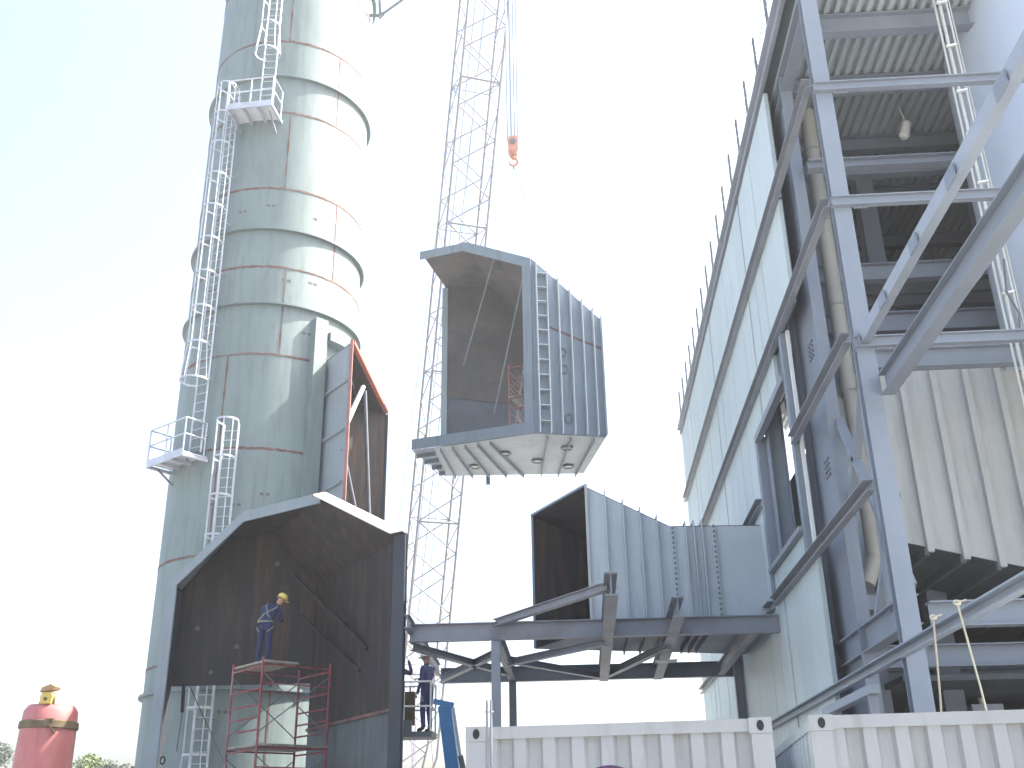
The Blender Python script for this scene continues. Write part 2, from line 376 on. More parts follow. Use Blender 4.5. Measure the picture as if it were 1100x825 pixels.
def landing(label, d0, d1, z, depth, sides):
    a0, a1 = FACE+R_(d0), FACE+R_(d1); am = (a0+a1)/2
    er = V((math.cos(am), math.sin(am), 0)); et = V((-math.sin(am), math.cos(am), 0))
    hw = RS*math.sin(abs(a1-a0)/2)*1.05; rin = RS*math.cos(abs(a1-a0)/2)+.02; rout = RS+depth
    c = AX+kz*z; t = thing('ladder_landing', label, 'platform', c+er*rin, 'landings on the chimney')
    pt = lambda r, s, dz=0: c+er*r+et*hw*s+kz*dz
    # floor plates, curved to the shell on the inside
    ns = 3
    for q in range(ns):
        pts = [pt(rout, -1+2*(q+.99)/ns), pt(rout, -1+2*(q+.01)/ns)]
        for i in range(7):
            s_ = -1+2*(q+.01+.98*i/6)/ns; pts.append(c+er*(math.sqrt(RS*RS-(hw*s_)**2)+.04)+et*hw*s_)
        MB().plate([p-kz*.0 for p in pts], .03, 0, 0).build('floor_plate', m_floor, t)
    for s in (-1, -.33, .33, 1): bar('floor_bearer', pt(rin if abs(s) > .5 else RS+.02, s, -.09), pt(rout, s, -.09), .07, .1, m_galv, t)
    bar('toe_plate', pt(rout, -1, -.01), pt(rout, 1, -.01), .03, .24, m_galv, t)
    for s in (-1, 1): bar('bracket', pt(rin, s*.8, -.55), pt(rout-.25, s*.8, -.14), .04, .06, m_steel, t)
    posts = [(rout, -1), (rout, 0), (rout, 1), (rin+.15, -1), (rin+.15, 1)]
    for r, s in posts: rod('rail_post', pt(r, s), pt(r, s, 1.1), .028, m_galv, t)
    for h in (.58, 1.1):
        rod('handrail', pt(rout, -1, h), pt(rout, 1, h), .026, m_galv, t)
        for s in sides: rod('handrail', pt(rout, s, h), pt(rin+.15, s, h), .026, m_galv, t)
    return t
landing('upper landing on the chimney, seen from below between two caged ladders', -37, -7, 24.95, .95, (-1, 1))
landing('lower landing sticking out past the left edge of the chimney', -70, -35, 12.45, .78, (-1, 1))

# ------------------------------------------------------------------ big open duct section standing in front of the stack
RL = V((-3.80, 22.80, 0)); LL = V((-10.92, 27.08, 0)); LB = V((-10.72, 27.55, 0)); KB = V((-7.05, 27.62, 0))
fd = (LL-RL).normalized(); fn = V((fd.y, -fd.x, 0))            # plane direction; fn points to the camera side
if fn.dot(-RL) < 0: fn = -fn
WD = (LL-RL).length; ZC, ZP = 8.0, 9.5; CH = 2.75
hd = thing('duct_elbow', 'big dark duct section, open at the front, standing before the chimney', 'duct', (RL+LL)/2)
fr = lambda u, z, off=0: RL+fd*u+kz*z-fn*off
bkp = lambda s, z: lerp(KB, LB, s)+kz*z
Fp_ = [fr(WD, 0), fr(WD, ZC), fr(WD-CH, ZP), fr(CH, ZP), fr(0, ZC), fr(0, 0)]
Bp_ = [bkp(1, 0), bkp(1, ZC-.1), bkp(.66, ZP-.1), bkp(.34, ZP-.1), bkp(0, ZC-.1), bkp(0, 0)]
def slab(name, pts, mats, parent, inward, t=.025):
    pts = [V(p) for p in pts]; c = sum(pts, V((0, 0, 0)))/len(pts)
    nrm = (pts[1]-pts[0]).cross(pts[2]-pts[0])
    # mats = [inside, outside]
    return MB().plate(pts, t, 0, 1, flip=nrm.dot(V(inward)-c) < 0).build(name, mats, parent)
inside = V((-7.3, 25.9, 4.5))
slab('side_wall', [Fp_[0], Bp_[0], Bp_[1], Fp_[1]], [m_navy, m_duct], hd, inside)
slab('roof_bevel', [Fp_[1], Bp_[1], Bp_[2], Fp_[2]], [m_inside_shade, m_duct], hd, inside)
slab('roof_panel', [Fp_[2], Bp_[2], Bp_[3], Fp_[3]], [m_inside_shade, m_duct], hd, inside)
slab('roof_bevel', [Fp_[3], Bp_[3], Bp_[4], Fp_[4]], [m_inside_shade, m_duct], hd, inside)
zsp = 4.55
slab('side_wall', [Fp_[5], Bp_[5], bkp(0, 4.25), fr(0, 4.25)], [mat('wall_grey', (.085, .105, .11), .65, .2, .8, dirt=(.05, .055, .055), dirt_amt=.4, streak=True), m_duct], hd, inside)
slab('side_wall', [fr(0, 4.25), bkp(0, 4.25), Bp_[4], Fp_[4]], [m_inside_shade, m_duct], hd, inside)
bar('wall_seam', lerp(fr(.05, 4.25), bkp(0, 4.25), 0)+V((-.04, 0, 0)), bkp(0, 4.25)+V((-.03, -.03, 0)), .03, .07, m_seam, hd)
slab('back_wall', [bkp(0, 5.42), bkp(1, 5.42), Bp_[1], Bp_[2], Bp_[3], Bp_[4]], [m_inside_shade, m_duct], hd, inside)
# bolted front flange, one strip per side
FWD = .27
def strip(name, p, q, inn, wdt, mt, off=.0, t=.04):
    p, q, inn = V(p), V(q), V(inn); d = (q-p).normalized(); s = (inn-p)-d*(inn-p).dot(d); s.normalize()
    o = fn*(.02+off)
    return MB().plate([p+o, q+o, q+s*wdt+o, p+s*wdt+o], t, 0, 0).build(name, mt, hd)
cen = fr(WD/2, 4)
strip('flange', Fp_[0], Fp_[1], cen, .42, m_flange); strip('flange', Fp_[1], Fp_[2], cen, FWD, m_flange, .004)
strip('flange', Fp_[2], Fp_[3], cen, FWD, m_flange, .008); strip('flange', Fp_[4], Fp_[5], cen, .34, m_navy, .004)  # right leg strip in darker navy, its shade put into the colour
# flared strip along the right bevel, pale, with a tilt added to catch the sun
p, q = Fp_[3]+fn*.03, Fp_[4]+fn*.03; e = (q-p).normalized(); tn = V((.19, -.56, .79)); tn = (tn-e*tn.dot(e)).normalized(); s_ = e.cross(tn).normalized()
if s_.z > 0: s_ = -s_
tp = p+e*.12+V((0, 0, .02)); tq = q-e*.14+V((0, 0, .02)); SW = .36
MB().plate([tp-s_*.02, tq-s_*.02, tq+s_*SW, tp+s_*SW], .03, 0, 0).build('sun_tilted_flange', mat('pale_strip', (.62, .60, .60), .5, .05, 1.), hd)
bar('cut_end', tp, tp+s_*SW, .05, .06, m_redrim, hd)
# bolts on the flange
mb = MB()
def bolts(mb, p, q, inn, k, r=.022):
    p, q, inn = V(p), V(q), V(inn); d = (q-p).normalized(); s = (inn-p)-d*(inn-p).dot(d); s.normalize()
    for i in range(k):
        c = lerp(p, q, (i+.5)/k)+s*.13+fn*.02
        mb.prism([(r*math.cos(j*math.pi/3), r*math.sin(j*math.pi/3)) for j in range(6)], c, fn*.03, d, s)
bolts(mb, Fp_[0], Fp_[1], cen, 24); bolts(mb, Fp_[1], Fp_[2], cen, 16); bolts(mb, Fp_[2], Fp_[3], cen, 14); bolts(mb, Fp_[4], Fp_[5], cen, 30)
mb.build('bolts', m_galv, hd, kind='stuff')
rod('inside_brace', lerp(bkp(.2, 8.2), fr(CH, 8.2), .12), lerp(fr(0, 5.75), bkp(0, 5.75), .35), .06, m_inside_shade, hd)
rod('inside_brace', lerp(bkp(.1, 7.1), fr(CH, 7.1), .1), lerp(fr(0, 5.3), bkp(0, 5.3), .42), .04, m_inside_shade, hd)
for s, z in ((.55, 6.4), (.72, 5.75), (.3, 8.6), (.85, 6.9)):
    c = bkp(s, z)+V((0, -.03, 0)); MB().prism([(-.07, -.05), (.08, -.06), (.05, .06), (-.04, .05)], c, (0, -.02, 0), (1, 0, 0), kz).build('lug_stub', m_brown, hd)
# left wall: cut-out marks and a loop lug
MB().tube([fr(WD-.5, 3.55+.0, .1)+(fd*math.cos(t)+kz*math.sin(t))*.09+fn*.05 for t in [i*math.pi/6 for i in range(12)]], .02, 6, closed=True).build('loop_lug', m_black, hd)
MB().prism([(-.08, -.1), (.08, -.1), (.08, .1), (-.08, .1)], fr(WD-.22, 3.25)+fn*.03, fn*.02, fd, kz).build('cut_hole', m_black, hd)
sw = thing('rope_sling', 'dark strap hanging below the back wall inside the open duct', 'strap', bkp(.9, 5.4))
rod('strap', bkp(.9, 5.45)+V((0, -.1, 0)), bkp(.89, 4.75)+V((0, -.1, 0)), .05, m_black, sw); rod('cord', bkp(.89, 4.75)+V((0, -.1, 0)), bkp(.9, 3.8)+V((0, -.1, 0)), .012, m_black, sw)
MB().tube([bkp(.86, 5.42)+V((0, -.1, 0)), bkp(.5, 3.2)+V((0, -.2, 0)), bkp(.2, 1.2)+V((0, -.3, 0))], .012, 6).build('hose', m_black, sw)

# ------------------------------------------------------------------ scaffold tower
def scaffold(label, NL, ang, la, lb, levels, z0, mt, planks, group=None):
    ex = V((math.cos(ang), math.sin(ang), 0)); ey = V((-math.sin(ang), math.cos(ang), 0)); NL = V(NL)
    t = thing('scaffold_tower', label, 'scaffold', NL+kz*z0, group)
    P = lambda i, j, z: NL+ex*la*i+ey*lb*j+kz*z
    zt = levels[-1]
    for i in (0, 1):
        for j in (0, 1):
            rod('post', P(i, j, z0), P(i, j, zt+.12), .03, mt, t)
    prev = z0
    for z in levels:
        for i in (0, 1):
            for h in (.35, .62, .9, 1.25, 1.75):
                if prev+h < z+.01: rod('frame_rung', P(i, 0, prev+h*(z-prev)/1.83), P(i, 1, prev+h*(z-prev)/1.83), .022, mt, t, 6)
        for j in (0, 1):
            rod('cross_brace', P(0, j, prev+.3), P(1, j, z-.2), .014, m_steel_d, t, 6); rod('cross_brace', P(1, j, prev+.3), P(0, j, z-.2), .014, m_steel_d, t, 6)
            rod('ledger', P(0, j, z-.03), P(1, j, z-.03), .022, mt, t, 6)
            rod('ledger', P(0, j, z-.45), P(1, j, z-.45), .018, mt, t, 6)
        prev = z
    for z, f0, f1, k in planks:
        for q in range(k):
            s0 = f0+(f1-f0)*(q+.04)/k; s1 = f0+(f1-f0)*(q+.96)/k
            mb = MB(); mb.prism([(0, 0), ((s1-s0)*la, 0), ((s1-s0)*la, lb*1.12), (0, lb*1.12)], P(s0, -.06, z+.01), (0, 0, .045), ex, ey); mb.build('plank', m_plank, t)
    return t
SCA = V((-7.37, 24.4, 0)); SCN = R_(44)
scaffold('red tube scaffold tower with plank decks inside the open duct', SCA, SCN, 1.8, 1.5, (1.83, 3.66, 5.5), 0, m_scaf, ((5.5, 0.0, .5, 3), (3.66, 0.0, 1.0, 5)))

# ------------------------------------------------------------------ people
def person(name, label, base, yaw, J, cloth, hat, hatname, group=None):
    def rot(p): return V((p[0]*math.cos(yaw)-p[1]*math.sin(yaw), p[0]*math.sin(yaw)+p[1]*math.cos(yaw), p[2]))
    D = dict(pel=(0, 0, .96), spi=(0, .01, 1.14), che=(0, .01, 1.34), nec=(0, .02, 1.50), hd0=(0, .035, 1.60), hd1=(0, .05, 1.70), hd2=(0, .05, 1.765),
             shl=(-.185, 0, 1.43), ell=(-.24, -.02, 1.14), wrl=(-.25, .08, .90), pal=(-.25, .11, .83),
             shr=(.185, 0, 1.43), elr=(.24, -.02, 1.14), wrr=(.25, .08, .90), par=(.25, .11, .83),
             hil=(-.10, 0, .90), knl=(-.12, .03, .50), anl=(-.13, -.01, .09), tol=(-.15, .16, .045),
             hir=(.10, 0, .90), knr=(.12, .03, .50), anr=(.13, -.01, .09), tor=(.15, .16, .045))
    D.update(J)
    Rr = dict(pel=(.155, .115), spi=(.14, .105), che=(.165, .115), nec=(.058, .058), hd0=(.075, .085), hd1=(.082, .10), hd2=(.055, .07), shl=.075, ell=.052, wrl=.036, pal=.042, shr=.075, elr=.052, wrr=.036, par=.042,
              hil=.10, knl=.07, anl=.052, tol=.045, hir=.10, knr=.07, anr=.052, tor=.045)
    E_ = [('pel', 'spi'), ('spi', 'che'), ('che', 'nec'), ('nec', 'hd0'), ('hd0', 'hd1'), ('hd1', 'hd2'), ('che', 'shl'), ('shl', 'ell'), ('ell', 'wrl'), ('wrl', 'pal'), ('che', 'shr'), ('shr', 'elr'), ('elr', 'wrr'), ('wrr', 'par'),
          ('pel', 'hil'), ('hil', 'knl'), ('knl', 'anl'), ('anl', 'tol'), ('pel', 'hir'), ('hir', 'knr'), ('knr', 'anr'), ('anr', 'tor')]
    keys = list(D); W = {k: rot(D[k]) for k in keys}
    me = bpy.data.meshes.new('skeleton'); me.from_pydata([W[k] for k in keys], [(keys.index(x), keys.index(y)) for x, y in E_], [])
    ob = bpy.data.objects.new('skeleton', me); COL.objects.link(ob)
    ob.modifiers.new('s', 'SKIN'); sk = me.skin_vertices[0].data
    for i, k in enumerate(keys):
        r = Rr[k]; sk[i].radius = r if isinstance(r, tuple) else (r, r); sk[i].use_root = k == 'pel'
    sb = ob.modifiers.new('d', 'SUBSURF'); sb.levels = 2; sb.render_levels = 2
    bpy.context.view_layer.update(); dg = bpy.context.evaluated_depsgraph_get()
    e = bpy.data.meshes.new_from_object(ob.evaluated_get(dg))
    vs = [v.co.copy() for v in e.vertices]; fs = [tuple(p.vertices) for p in e.polygons]
    bpy.data.objects.remove(ob)
    mb = MB(); mb.add(vs, fs)
    for i, f in enumerate(fs):
        c = sum((vs[j] for j in f), V((0, 0, 0)))/len(f)
        k = min(keys, key=lambda q: (W[q]-c).length)
        mb.m[i] = 1 if k in ('hd0', 'hd1', 'hd2', 'pal', 'par') else 2 if k in ('tol', 'tor') or (k in ('anl', 'anr') and c.z < W[k].z+.02) else 0
    # fingers, nose and ears joined into the body
    for s in ('l', 'r'):
        wv, pv, ev = W['wr'+s], W['pa'+s], W['el'+s]; d = (pv-ev).normalized(); sd = d.cross(V((0, 0, 1)))
        if sd.length < .1: sd = rot((1, 0, 0))
        sd.normalize(); up = sd.cross(d)
        for i, (o_, ln) in enumerate(((-.03, .075), (-.01, .09), (.01, .085), (.03, .065))):
            b0 = pv+sd*o_+d*.01; mb.tube([b0, b0+d*ln*.5+up*-.005, b0+d*ln*.8-up*.03], [.010, .009, .007], 6, 1)
        mb.tube([wv+d*.03-sd*.03, wv+d*.06-sd*.07, wv+d*.095-sd*.075], [.012, .011, .008], 6, 1)
    hf = rot((0, 1, 0)); hr = rot((1, 0, 0)); h = W['hd1']-kz*.03
    mb.tube([h+hf*.085+kz*.03, h+hf*.125-kz*.01, h+hf*.09-kz*.02], [.008, .016, .008], 6, 1)
    for s in (-1, 1): mb.tube([h+hr*.08*s+kz*.025, h+hr*.1*s, h+hr*.08*s-kz*.03], [.008, .018, .008], 6, 1)
    base = V(base); mb.v = [tuple(V(v)+base) for v in mb.v]
    o = mb.build(name, [cloth, m_skin, m_boot], None, True, base=base); tag(o, label, 'person', group)
    # helmet
    c = base+W['hd2']-kz*.03; hb = MB(); vs = []; fs = []; n = 16
    tilt = (W['hd2']-W['hd0']).normalized(); tx = tilt.cross(hf).normalized(); ty = tx.cross(tilt)
    prof = [(.165, -.02), (.135, -.015), (.13, .03), (.115, .075), (.08, .108), (.035, .122)]
    for r, z in prof:
        for j in range(n):
            th = 2*math.pi*j/n; k = r*(1+.0*(math.cos(th)))
            if r > .15: k = .14+(.055 if -.9 < math.sin(th) and math.sin(th) > .2 else .01)
            vs.append(c+tx*k*math.cos(th)*.95+ty*(-k if False else k)*math.sin(th)*1.12+tilt*z)
    for i in range(len(prof)-1):
        for j in range(n): fs.append((i*n+j, i*n+(j+1) % n, (i+1)*n+(j+1) % n, (i+1)*n+j))
    fs.append(tuple((len(prof)-1)*n+j for j in range(n))); hb.add(vs, fs); hb.build(hatname, hat, o, True)
    return o, {k: base+W[k] for k in keys}
WB = V((-7.63, 25.2, 5.565))
ob, J = person('person', 'worker in blue coveralls and yellow hard hat standing on the scaffold', WB, R_(-12),
    dict(spi=(.02, .03, 1.13), che=(.09, .10, 1.30), nec=(.19, .16, 1.42), hd0=(.24, .19, 1.50), hd1=(.29, .22, 1.58), hd2=(.30, .22, 1.645),
         shl=(-.09, .08, 1.40), ell=(-.24, .16, 1.20), wrl=(-.12, .38, 1.12), pal=(-.09, .45, 1.13), shr=(.25, .14, 1.32), elr=(.30, .22, 1.05), wrr=(.24, .42, 1.10), par=(.22, .49, 1.13)), m_cloth, m_hat, 'hard_hat')
hb = MB()
for s, k in ((-1, 'shl'), (1, 'shr')):
    c0 = J[k]*.75+J['nec']*.25; back = V((.0, -.135, 0))
    hb.tube([c0+kz*.07, c0+back+kz*.0, J['spi']+back*1.05+kz*.05-V((.05*s, 0, 0)), J['pel']+V((-.17*s, -.06, .06))], .018, 6)
    hb.tube([J['hi'+('l' if s < 0 else 'r')]+V((.11*s, -.02, -.02)), J['hi'+('l' if s < 0 else 'r')]+V((.02*s, -.13, -.14))], .016, 6)
hb.tube([J['pel']+V((math.cos(t)*.175, math.sin(t)*.14, .05)) for t in [i*math.pi/8 for i in range(16)]], .022, 6, closed=True)
hb.build('harness', m_harness, ob)

# ------------------------------------------------------------------ duct section hanging from the crane
hg = thing('hanging_duct', 'blue-grey ribbed duct section hanging in mid-air from the crane hook', 'duct', (-2.3, 38.6, 15.2))
A_ = V((-5.96, 37.36, 23.95)); B_ = V((-3.95, 36.77, 23.95)); C_ = V((-1.34, 35.99, 22.61)); D_ = V((-1.36, 36.0, 15.27)); E2 = V((-6.12, 37.42, 15.27))
G_ = V((1.27, 36.68, 15.27)); H_ = V((.42, 40.9, 15.27)); I_ = V((-5.28, 40.6, 15.27))
G2 = V((1.27, 36.68, 20.15)); H2 = V((.42, 40.9, 20.15)); I2 = V((-5.28, 40.6, 23.95)); K2 = V((-3.35, 40.7, 23.95))
ctr = V((-2.2, 38.7, 19))
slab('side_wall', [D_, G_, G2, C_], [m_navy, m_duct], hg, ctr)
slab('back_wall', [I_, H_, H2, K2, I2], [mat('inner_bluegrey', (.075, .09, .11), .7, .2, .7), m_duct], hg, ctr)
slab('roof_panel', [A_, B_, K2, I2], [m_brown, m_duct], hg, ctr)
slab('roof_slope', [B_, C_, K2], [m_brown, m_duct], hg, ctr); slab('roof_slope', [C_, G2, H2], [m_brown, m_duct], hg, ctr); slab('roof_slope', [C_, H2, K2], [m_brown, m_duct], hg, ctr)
T_ = lerp(E2, D_, .18); T2 = lerp(I_, H_, .02)
slab('bottom_plate', [E2, T_, T2, I_], [m_duct, m_duct], hg, ctr)
slab('bottom_plate', [T_, D_, G_, H_, T2], [m_duct, m_duct_hi], hg, ctr)
bx_ = MB(); 
# upper interior darker, as a brown sheet on the back wall
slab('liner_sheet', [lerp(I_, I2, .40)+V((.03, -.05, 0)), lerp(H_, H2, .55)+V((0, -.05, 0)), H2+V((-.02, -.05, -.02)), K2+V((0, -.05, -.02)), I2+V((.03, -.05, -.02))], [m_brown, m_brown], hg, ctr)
hn = V((-.284, -.9588, 0))
def hstrip(p, q, wdt, off, name='flange', mt=m_duct):
    p, q = V(p), V(q); d = (q-p).normalized(); c2 = V((-3.3, 36.6, 19.5)); s = (c2-p)-d*(c2-p).dot(d); s.normalize(); o = hn*(.02+off)
    return MB().plate([p+o, q+o, q+s*wdt+o, p+s*wdt+o], .05, 0, 0).build(name, mt, hg)
hstrip(A_, B_, .36, 0); hstrip(B_, C_, .40, .004); hstrip(C_, D_, .36, .008); hstrip(D_, E2, .42, .012)
bar('wall_edge', I_+V((-.05, -.05, 0)), I2+V((-.05, -.05, 0)), .25, .12, m_duct_hi, hg, up=V((0, 1, 0)))
# ladder-like corner stiffener next to the front flange
wd = (G_-D_).normalized(); wn = V((wd.y, -wd.x, 0))
for s in (.18, .60):
    P = D_+wd*s; Q = V((P.x, P.y, 22.61-(22.61-20.15)*s/2.73-.02)); MB().obox(P+wn*.12, Q+wn*.12, .035, .24, up=wn).build('stiffener', m_stiff, hg)
zq = 15.7
while zq < 22:
    bx2 = MB(); bx2.obox(D_+wd*.18+wn*.13+kz*(zq-15.27), D_+wd*.60+wn*.13+kz*(zq-15.27), .22, .03, up=kz).build('gusset', m_stiff, hg); zq += .62
MB().plate([D_+wd*.2+wn*.02+kz*.1, D_+wd*.58+wn*.02+kz*.1, D_+wd*.58+wn*.02+kz*6.6, D_+wd*.2+wn*.02+kz*6.8], .01, 0, 0).build('recess_plate', m_black, hg)
for i, s in enumerate((1.05, 1.52, 1.98, 2.40, 2.73)):
    P = D_+wd*s; tz = 22.61-(22.61-20.15)*s/2.73+.12
    MB().obox(P+wn*.11, V((P.x, P.y, tz))+wn*.11, .03, .24, up=wn).build('stiffener', m_stiff, hg)
MB().obox(D_+wd*.6+wn*.02+kz*4.4, G_+wn*.02+kz*3.6, .03, .09, up=kz).build('wall_seam', m_seam, hg)
# ribs under the bottom plate
for i in range(8):
    s = (i+.5)/8; P = lerp(T_, D_, s) if s < .62 else lerp(D_, G_, (s-.62)/.38); Q = lerp(T2, H_, s)
    MB().obox(P+V((0, .15, -.09)), Q+V((0, 0, -.09)), .03, .18).build('bottom_rib', m_duct, hg)
MB().obox(lerp(T2, H_, .30)+V((0, 0, -.02)), lerp(T2, H_, .30)+V((0, 0, -.42)), .16, .16, up=V((0, 1, 0))).build('support_foot', m_duct, hg)
for i in range(4):
    s = (i+.6)/4.4; P = lerp(E2, I_, s); Q = lerp(T_, T2, s); MB().obox(P+kz*-.09, Q+kz*-.09, .03, .18).build('bottom_rib', m_duct, hg)
for px_, py_ in ((-2.6, 38.0), (-1.4, 39.0), (-3.9, 39.4), (-.2, 37.6), (-.2, 39.8)):
    MB().tube([V((px_+.2*math.cos(t), py_+.2*math.sin(t), 15.2)) for t in [i*math.pi/6 for i in range(12)]], .05, 6, closed=True).build('port', m_steel_d, hg)
    MB().prism([(.15*math.cos(j*math.pi/6), .15*math.sin(j*math.pi/6)) for j in range(12)], (px_, py_, 15.2), (0, 0, .03), (1, 0, 0), (0, 1, 0)).build('port_cover', m_casing, hg)
rod('inside_brace', lerp(I_, I2, .55)+V((.8, -.3, 0)), V((-2.9, 37.2, 23.4)), .03, m_duct, hg)
rod('inside_brace', V((-3.2, 40.3, 17.8)), V((-1.7, 37.0, 22.4)), .03, m_duct, hg)
rod('inside_brace', V((-2.4, 40.3, 16.6)), V((-1.4, 36.6, 20.6)), .03, m_duct, hg)
for c in (V((-.35, 38.0, 22.1)), V((-2.75, 37.6, 23.2))):
    MB().prism([(-.12, -.3), (.12, -.3), (.14, .2), (0, .34), (-.14, .2)], c+V((0, -.03, .1)), (0, .06, 0), (1, 0, 0), kz).build('lifting_lug', m_steel_d, hg)
for a_, b_ in ((1.15, 18.6), (1.2, 17.9), (1.3, 15.9)): MB().tube([D_+wd*a_+wn*.06+kz*(b_-15.27)+(wd*math.cos(t)*.13+kz*math.sin(t)*.18) for t in [i*math.pi/5 for i in range(10)]], .03, 6, closed=True).build('lashing_ring', m_steel_d, hg)
scaffold('small red scaffold standing inside the hanging duct', V((-2.35, 37.0, 0)), R_(-17), .75, 1.1, (17.1, 18.4), 15.29, mat('scaffold_orange', (.20, .07, .06), .6, .2, 4), ((17.1, 0, 1, 3),))

# ------------------------------------------------------------------ crane
HOOK = V((-2.1, 38.6, 0))
crn = thing('crawler_crane', 'tall thin lattice boom crane rising behind the hanging duct', 'crane', (-9.4, 58.5, 0))
BB = V((-9.4, 58, 2.2)); BT = V((-2.1, 38.9, 55)); bd = (BT-BB).normalized(); bxx = V((.93, .36, 0)); bxx = (bxx-bd*bxx.dot(bd)).normalized(); byy = bd.cross(bxx); BL = (BT-BB).length; HW = 1.08
ch = lambda i, j, s: BB+bd*s+(bxx*i+byy*j)*HW*(min(1, .25+s/5.0) if s < 4 else min(1, .25+(BL-s)/6.0))
for i in (-1, 1):
    for j in (-1, 1):
        cuts = [0, 3.75, BL-4.5, BL]
        MB().tube([ch(i, j, s) for s in cuts], .065, 8).build('chord', m_crane, crn)
k = 0; s = .2; PL = 1.55
while s+PL < BL:
    for (p, q) in (((-1, -1), (1, -1)), ((1, -1), (1, 1)), ((1, 1), (-1, 1)), ((-1, 1), (-1, -1))):
        a_, b_ = (p, q) if k % 2 == 0 else (q, p)
        rod('lattice_brace', ch(*a_, s), ch(*b_, s+PL), .036, m_crane, crn, 6)
        if k % 5 == 0: rod('lattice_brace', ch(*p, s), ch(*q, s), .03, m_crane, crn, 6)
    if k % 5 == 0: rod('section_joint', ch(-1, -1, s), ch(1, -1, s), .06, m_crane, crn)
    s += PL; k += 1
# boom pendants and mast
MT = V((-10.9, 66.5, 13)); rod('pendant', BT+V((-.3, 0, .3)), MT, .035, m_rope, crn, 6); rod('pendant', BT+V((.3, .1, .3)), MT+V((.5, 0, 0)), .035, m_rope, crn, 6)
for j in (-.6, .6): bar('mast_leg', V((-9.9+j, 61, 2.2)), MT+V((j*.4, 0, 0)), .25, .25, m_crane, crn)
rod('hoist_rope', BB+V((-1.6, -1, 6)), BT+V((-1.4, .4, -8)), .018, m_rope, crn, 6); rod('hoist_rope', BB+V((-.2, 2, .5)), BT+V((0, .3, .8)), .022, m_rope, crn, 6)
MB().tube([BT+V((.9*math.cos(t)*.5, .3+.0*math.sin(t), .45*math.sin(t)+.3)) for t in [i*math.pi/8 for i in range(16)]], .12, 8, closed=True).build('head_sheave', m_crane, crn)
cb = MB(); cb.prism([(-1.6, -.2), (1.6, -.2), (1.6, 1.4), (1.2, 1.9), (-1.2, 1.9), (-1.6, 1.4)], (-9.7, 58.6, 1.3), (0, 6.5, 0), (1, 0, 0), kz).build('machine_house', m_crane, crn)
MB().prism([(0, 0), (1.1, 0), (1.1, 1.2), (.8, 2.0), (0, 2.0)], (-8.0, 57.5, 1.3), (0, 2.0, 0), (1, 0, 0), kz).build('cab', m_crane, crn)
for s in (-1, 1):
    MB().prism([(-3.4, .45), (-3.0, 0), (3.0, 0), (3.4, .45), (3.0, .95), (-3.0, .95)], (-9.7+s*2.2-.4, 61, .02), (.8, 0, 0), (0, 1, 0), kz).build('track', m_rubber, crn)
bar('carbody', (-11.6, 61, .75), (-7.8, 61, .75), 2.2, .8, m_crane, crn)
# hook block on its falls
hk = thing('hook_block', 'rust-red crane hook block above the hanging duct', 'hook block', HOOK+kz*29.5)
bz = 29.55
MB().prism([(-.23, .05), (-.16, -.12), (.16, -.12), (.23, .05), (.23, .62), (.15, .82), (-.15, .82), (-.23, .62)], HOOK+V((0, -.2, bz)), (0, .4, 0), (1, 0, 0), kz).build('cheek_plates', m_hook, hk)
for s in (-1, 1): rod('sheave_pin', HOOK+V((0, .22*s, bz+.5)), HOOK+V((0, .27*s, bz+.5)), .14, m_steel_d, hk)
rod('swivel', HOOK+V((0, 0, bz-.3)), HOOK+V((0, 0, bz-.1)), .10, m_hook, hk)
MB().tube([HOOK+V((math.sin(t)*.19, 0, bz-.46+math.cos(t)*.2)) for t in [R_(-10+d) for d in range(0, 300, 20)]], [.065]*8+[.06]*4+[.05, .04, .03], 8).build('hook', m_hook, hk, True)
for k, (dx, dy) in enumerate(((-.22, -.12), (.22, -.12), (-.08, .12), (.08, .12))):
    rod('rope_fall', HOOK+V((dx, dy, bz+.6)), V((BT.x+dx*1.5, BT.y+dy, BT.z+.2)), .042, m_rope, hk, 6)
for k, c in enumerate((V((-.35, 38.0, 22.4)), V((-2.75, 37.6, 23.5)))):
    sl_ = thing('lifting_sling', ('wire sling from the hook to the right slope of the hanging duct', 'wire sling from the hook to the front edge of the hanging duct')[k], 'sling', c, 'slings on the crane hook')
    rod('wire', c+kz*.05, HOOK+V((0, 0, bz-.66)), .028, m_rope, sl_, 6); rod('shackle', c-kz*.02, c+kz*.35, .07, m_steel_d, sl_)

# ------------------------------------------------------------------ duct entering the building
bdct = thing('building_duct', 'grey ribbed tapering duct entering the building wall above the steel frame', 'duct', (2, 25.5, 5.85))
Z0 = 5.98
top = [(.25, 9.35), (2.2, 8.3), (4.55, 8.25)]
n1 = V((.25, 24.0, 0)); f1 = V((-1.12, 26.4, 0)); f2 = V((4.55, 28.2, 0)); n2 = V((4.55, 24.0, 0))
c2 = V((2, 25.8, 7.2))
slab('near_wall', [V((.25, 24, Z0)), V((2.2, 24, Z0)), V((2.2, 24, 8.3)), V((.25, 24, 9.35))], [m_inside_shade, m_bduct], bdct, c2)
slab('near_wall', [V((2.2, 24, Z0)), V((4.55, 24, Z0)), V((4.55, 24, 8.25)), V((2.2, 24, 8.3))], [m_inside_shade, m_bduct], bdct, c2)
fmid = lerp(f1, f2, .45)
slab('far_wall', [f1+kz*Z0, f2+kz*Z0, f2+kz*8.25, fmid+kz*8.3, f1+kz*9.35], [m_inside_shade, m_duct], bdct, c2)
slab('bottom_plate', [n1+kz*Z0, n2+kz*Z0, f2+kz*Z0, f1+kz*Z0], [m_inside_shade, m_duct], bdct, c2)
slab('roof_panel', [n1+kz*9.35, V((2.2, 24, 8.3)), fmid+kz*8.3, f1+kz*9.35], [m_inside_shade, m_duct], bdct, c2)
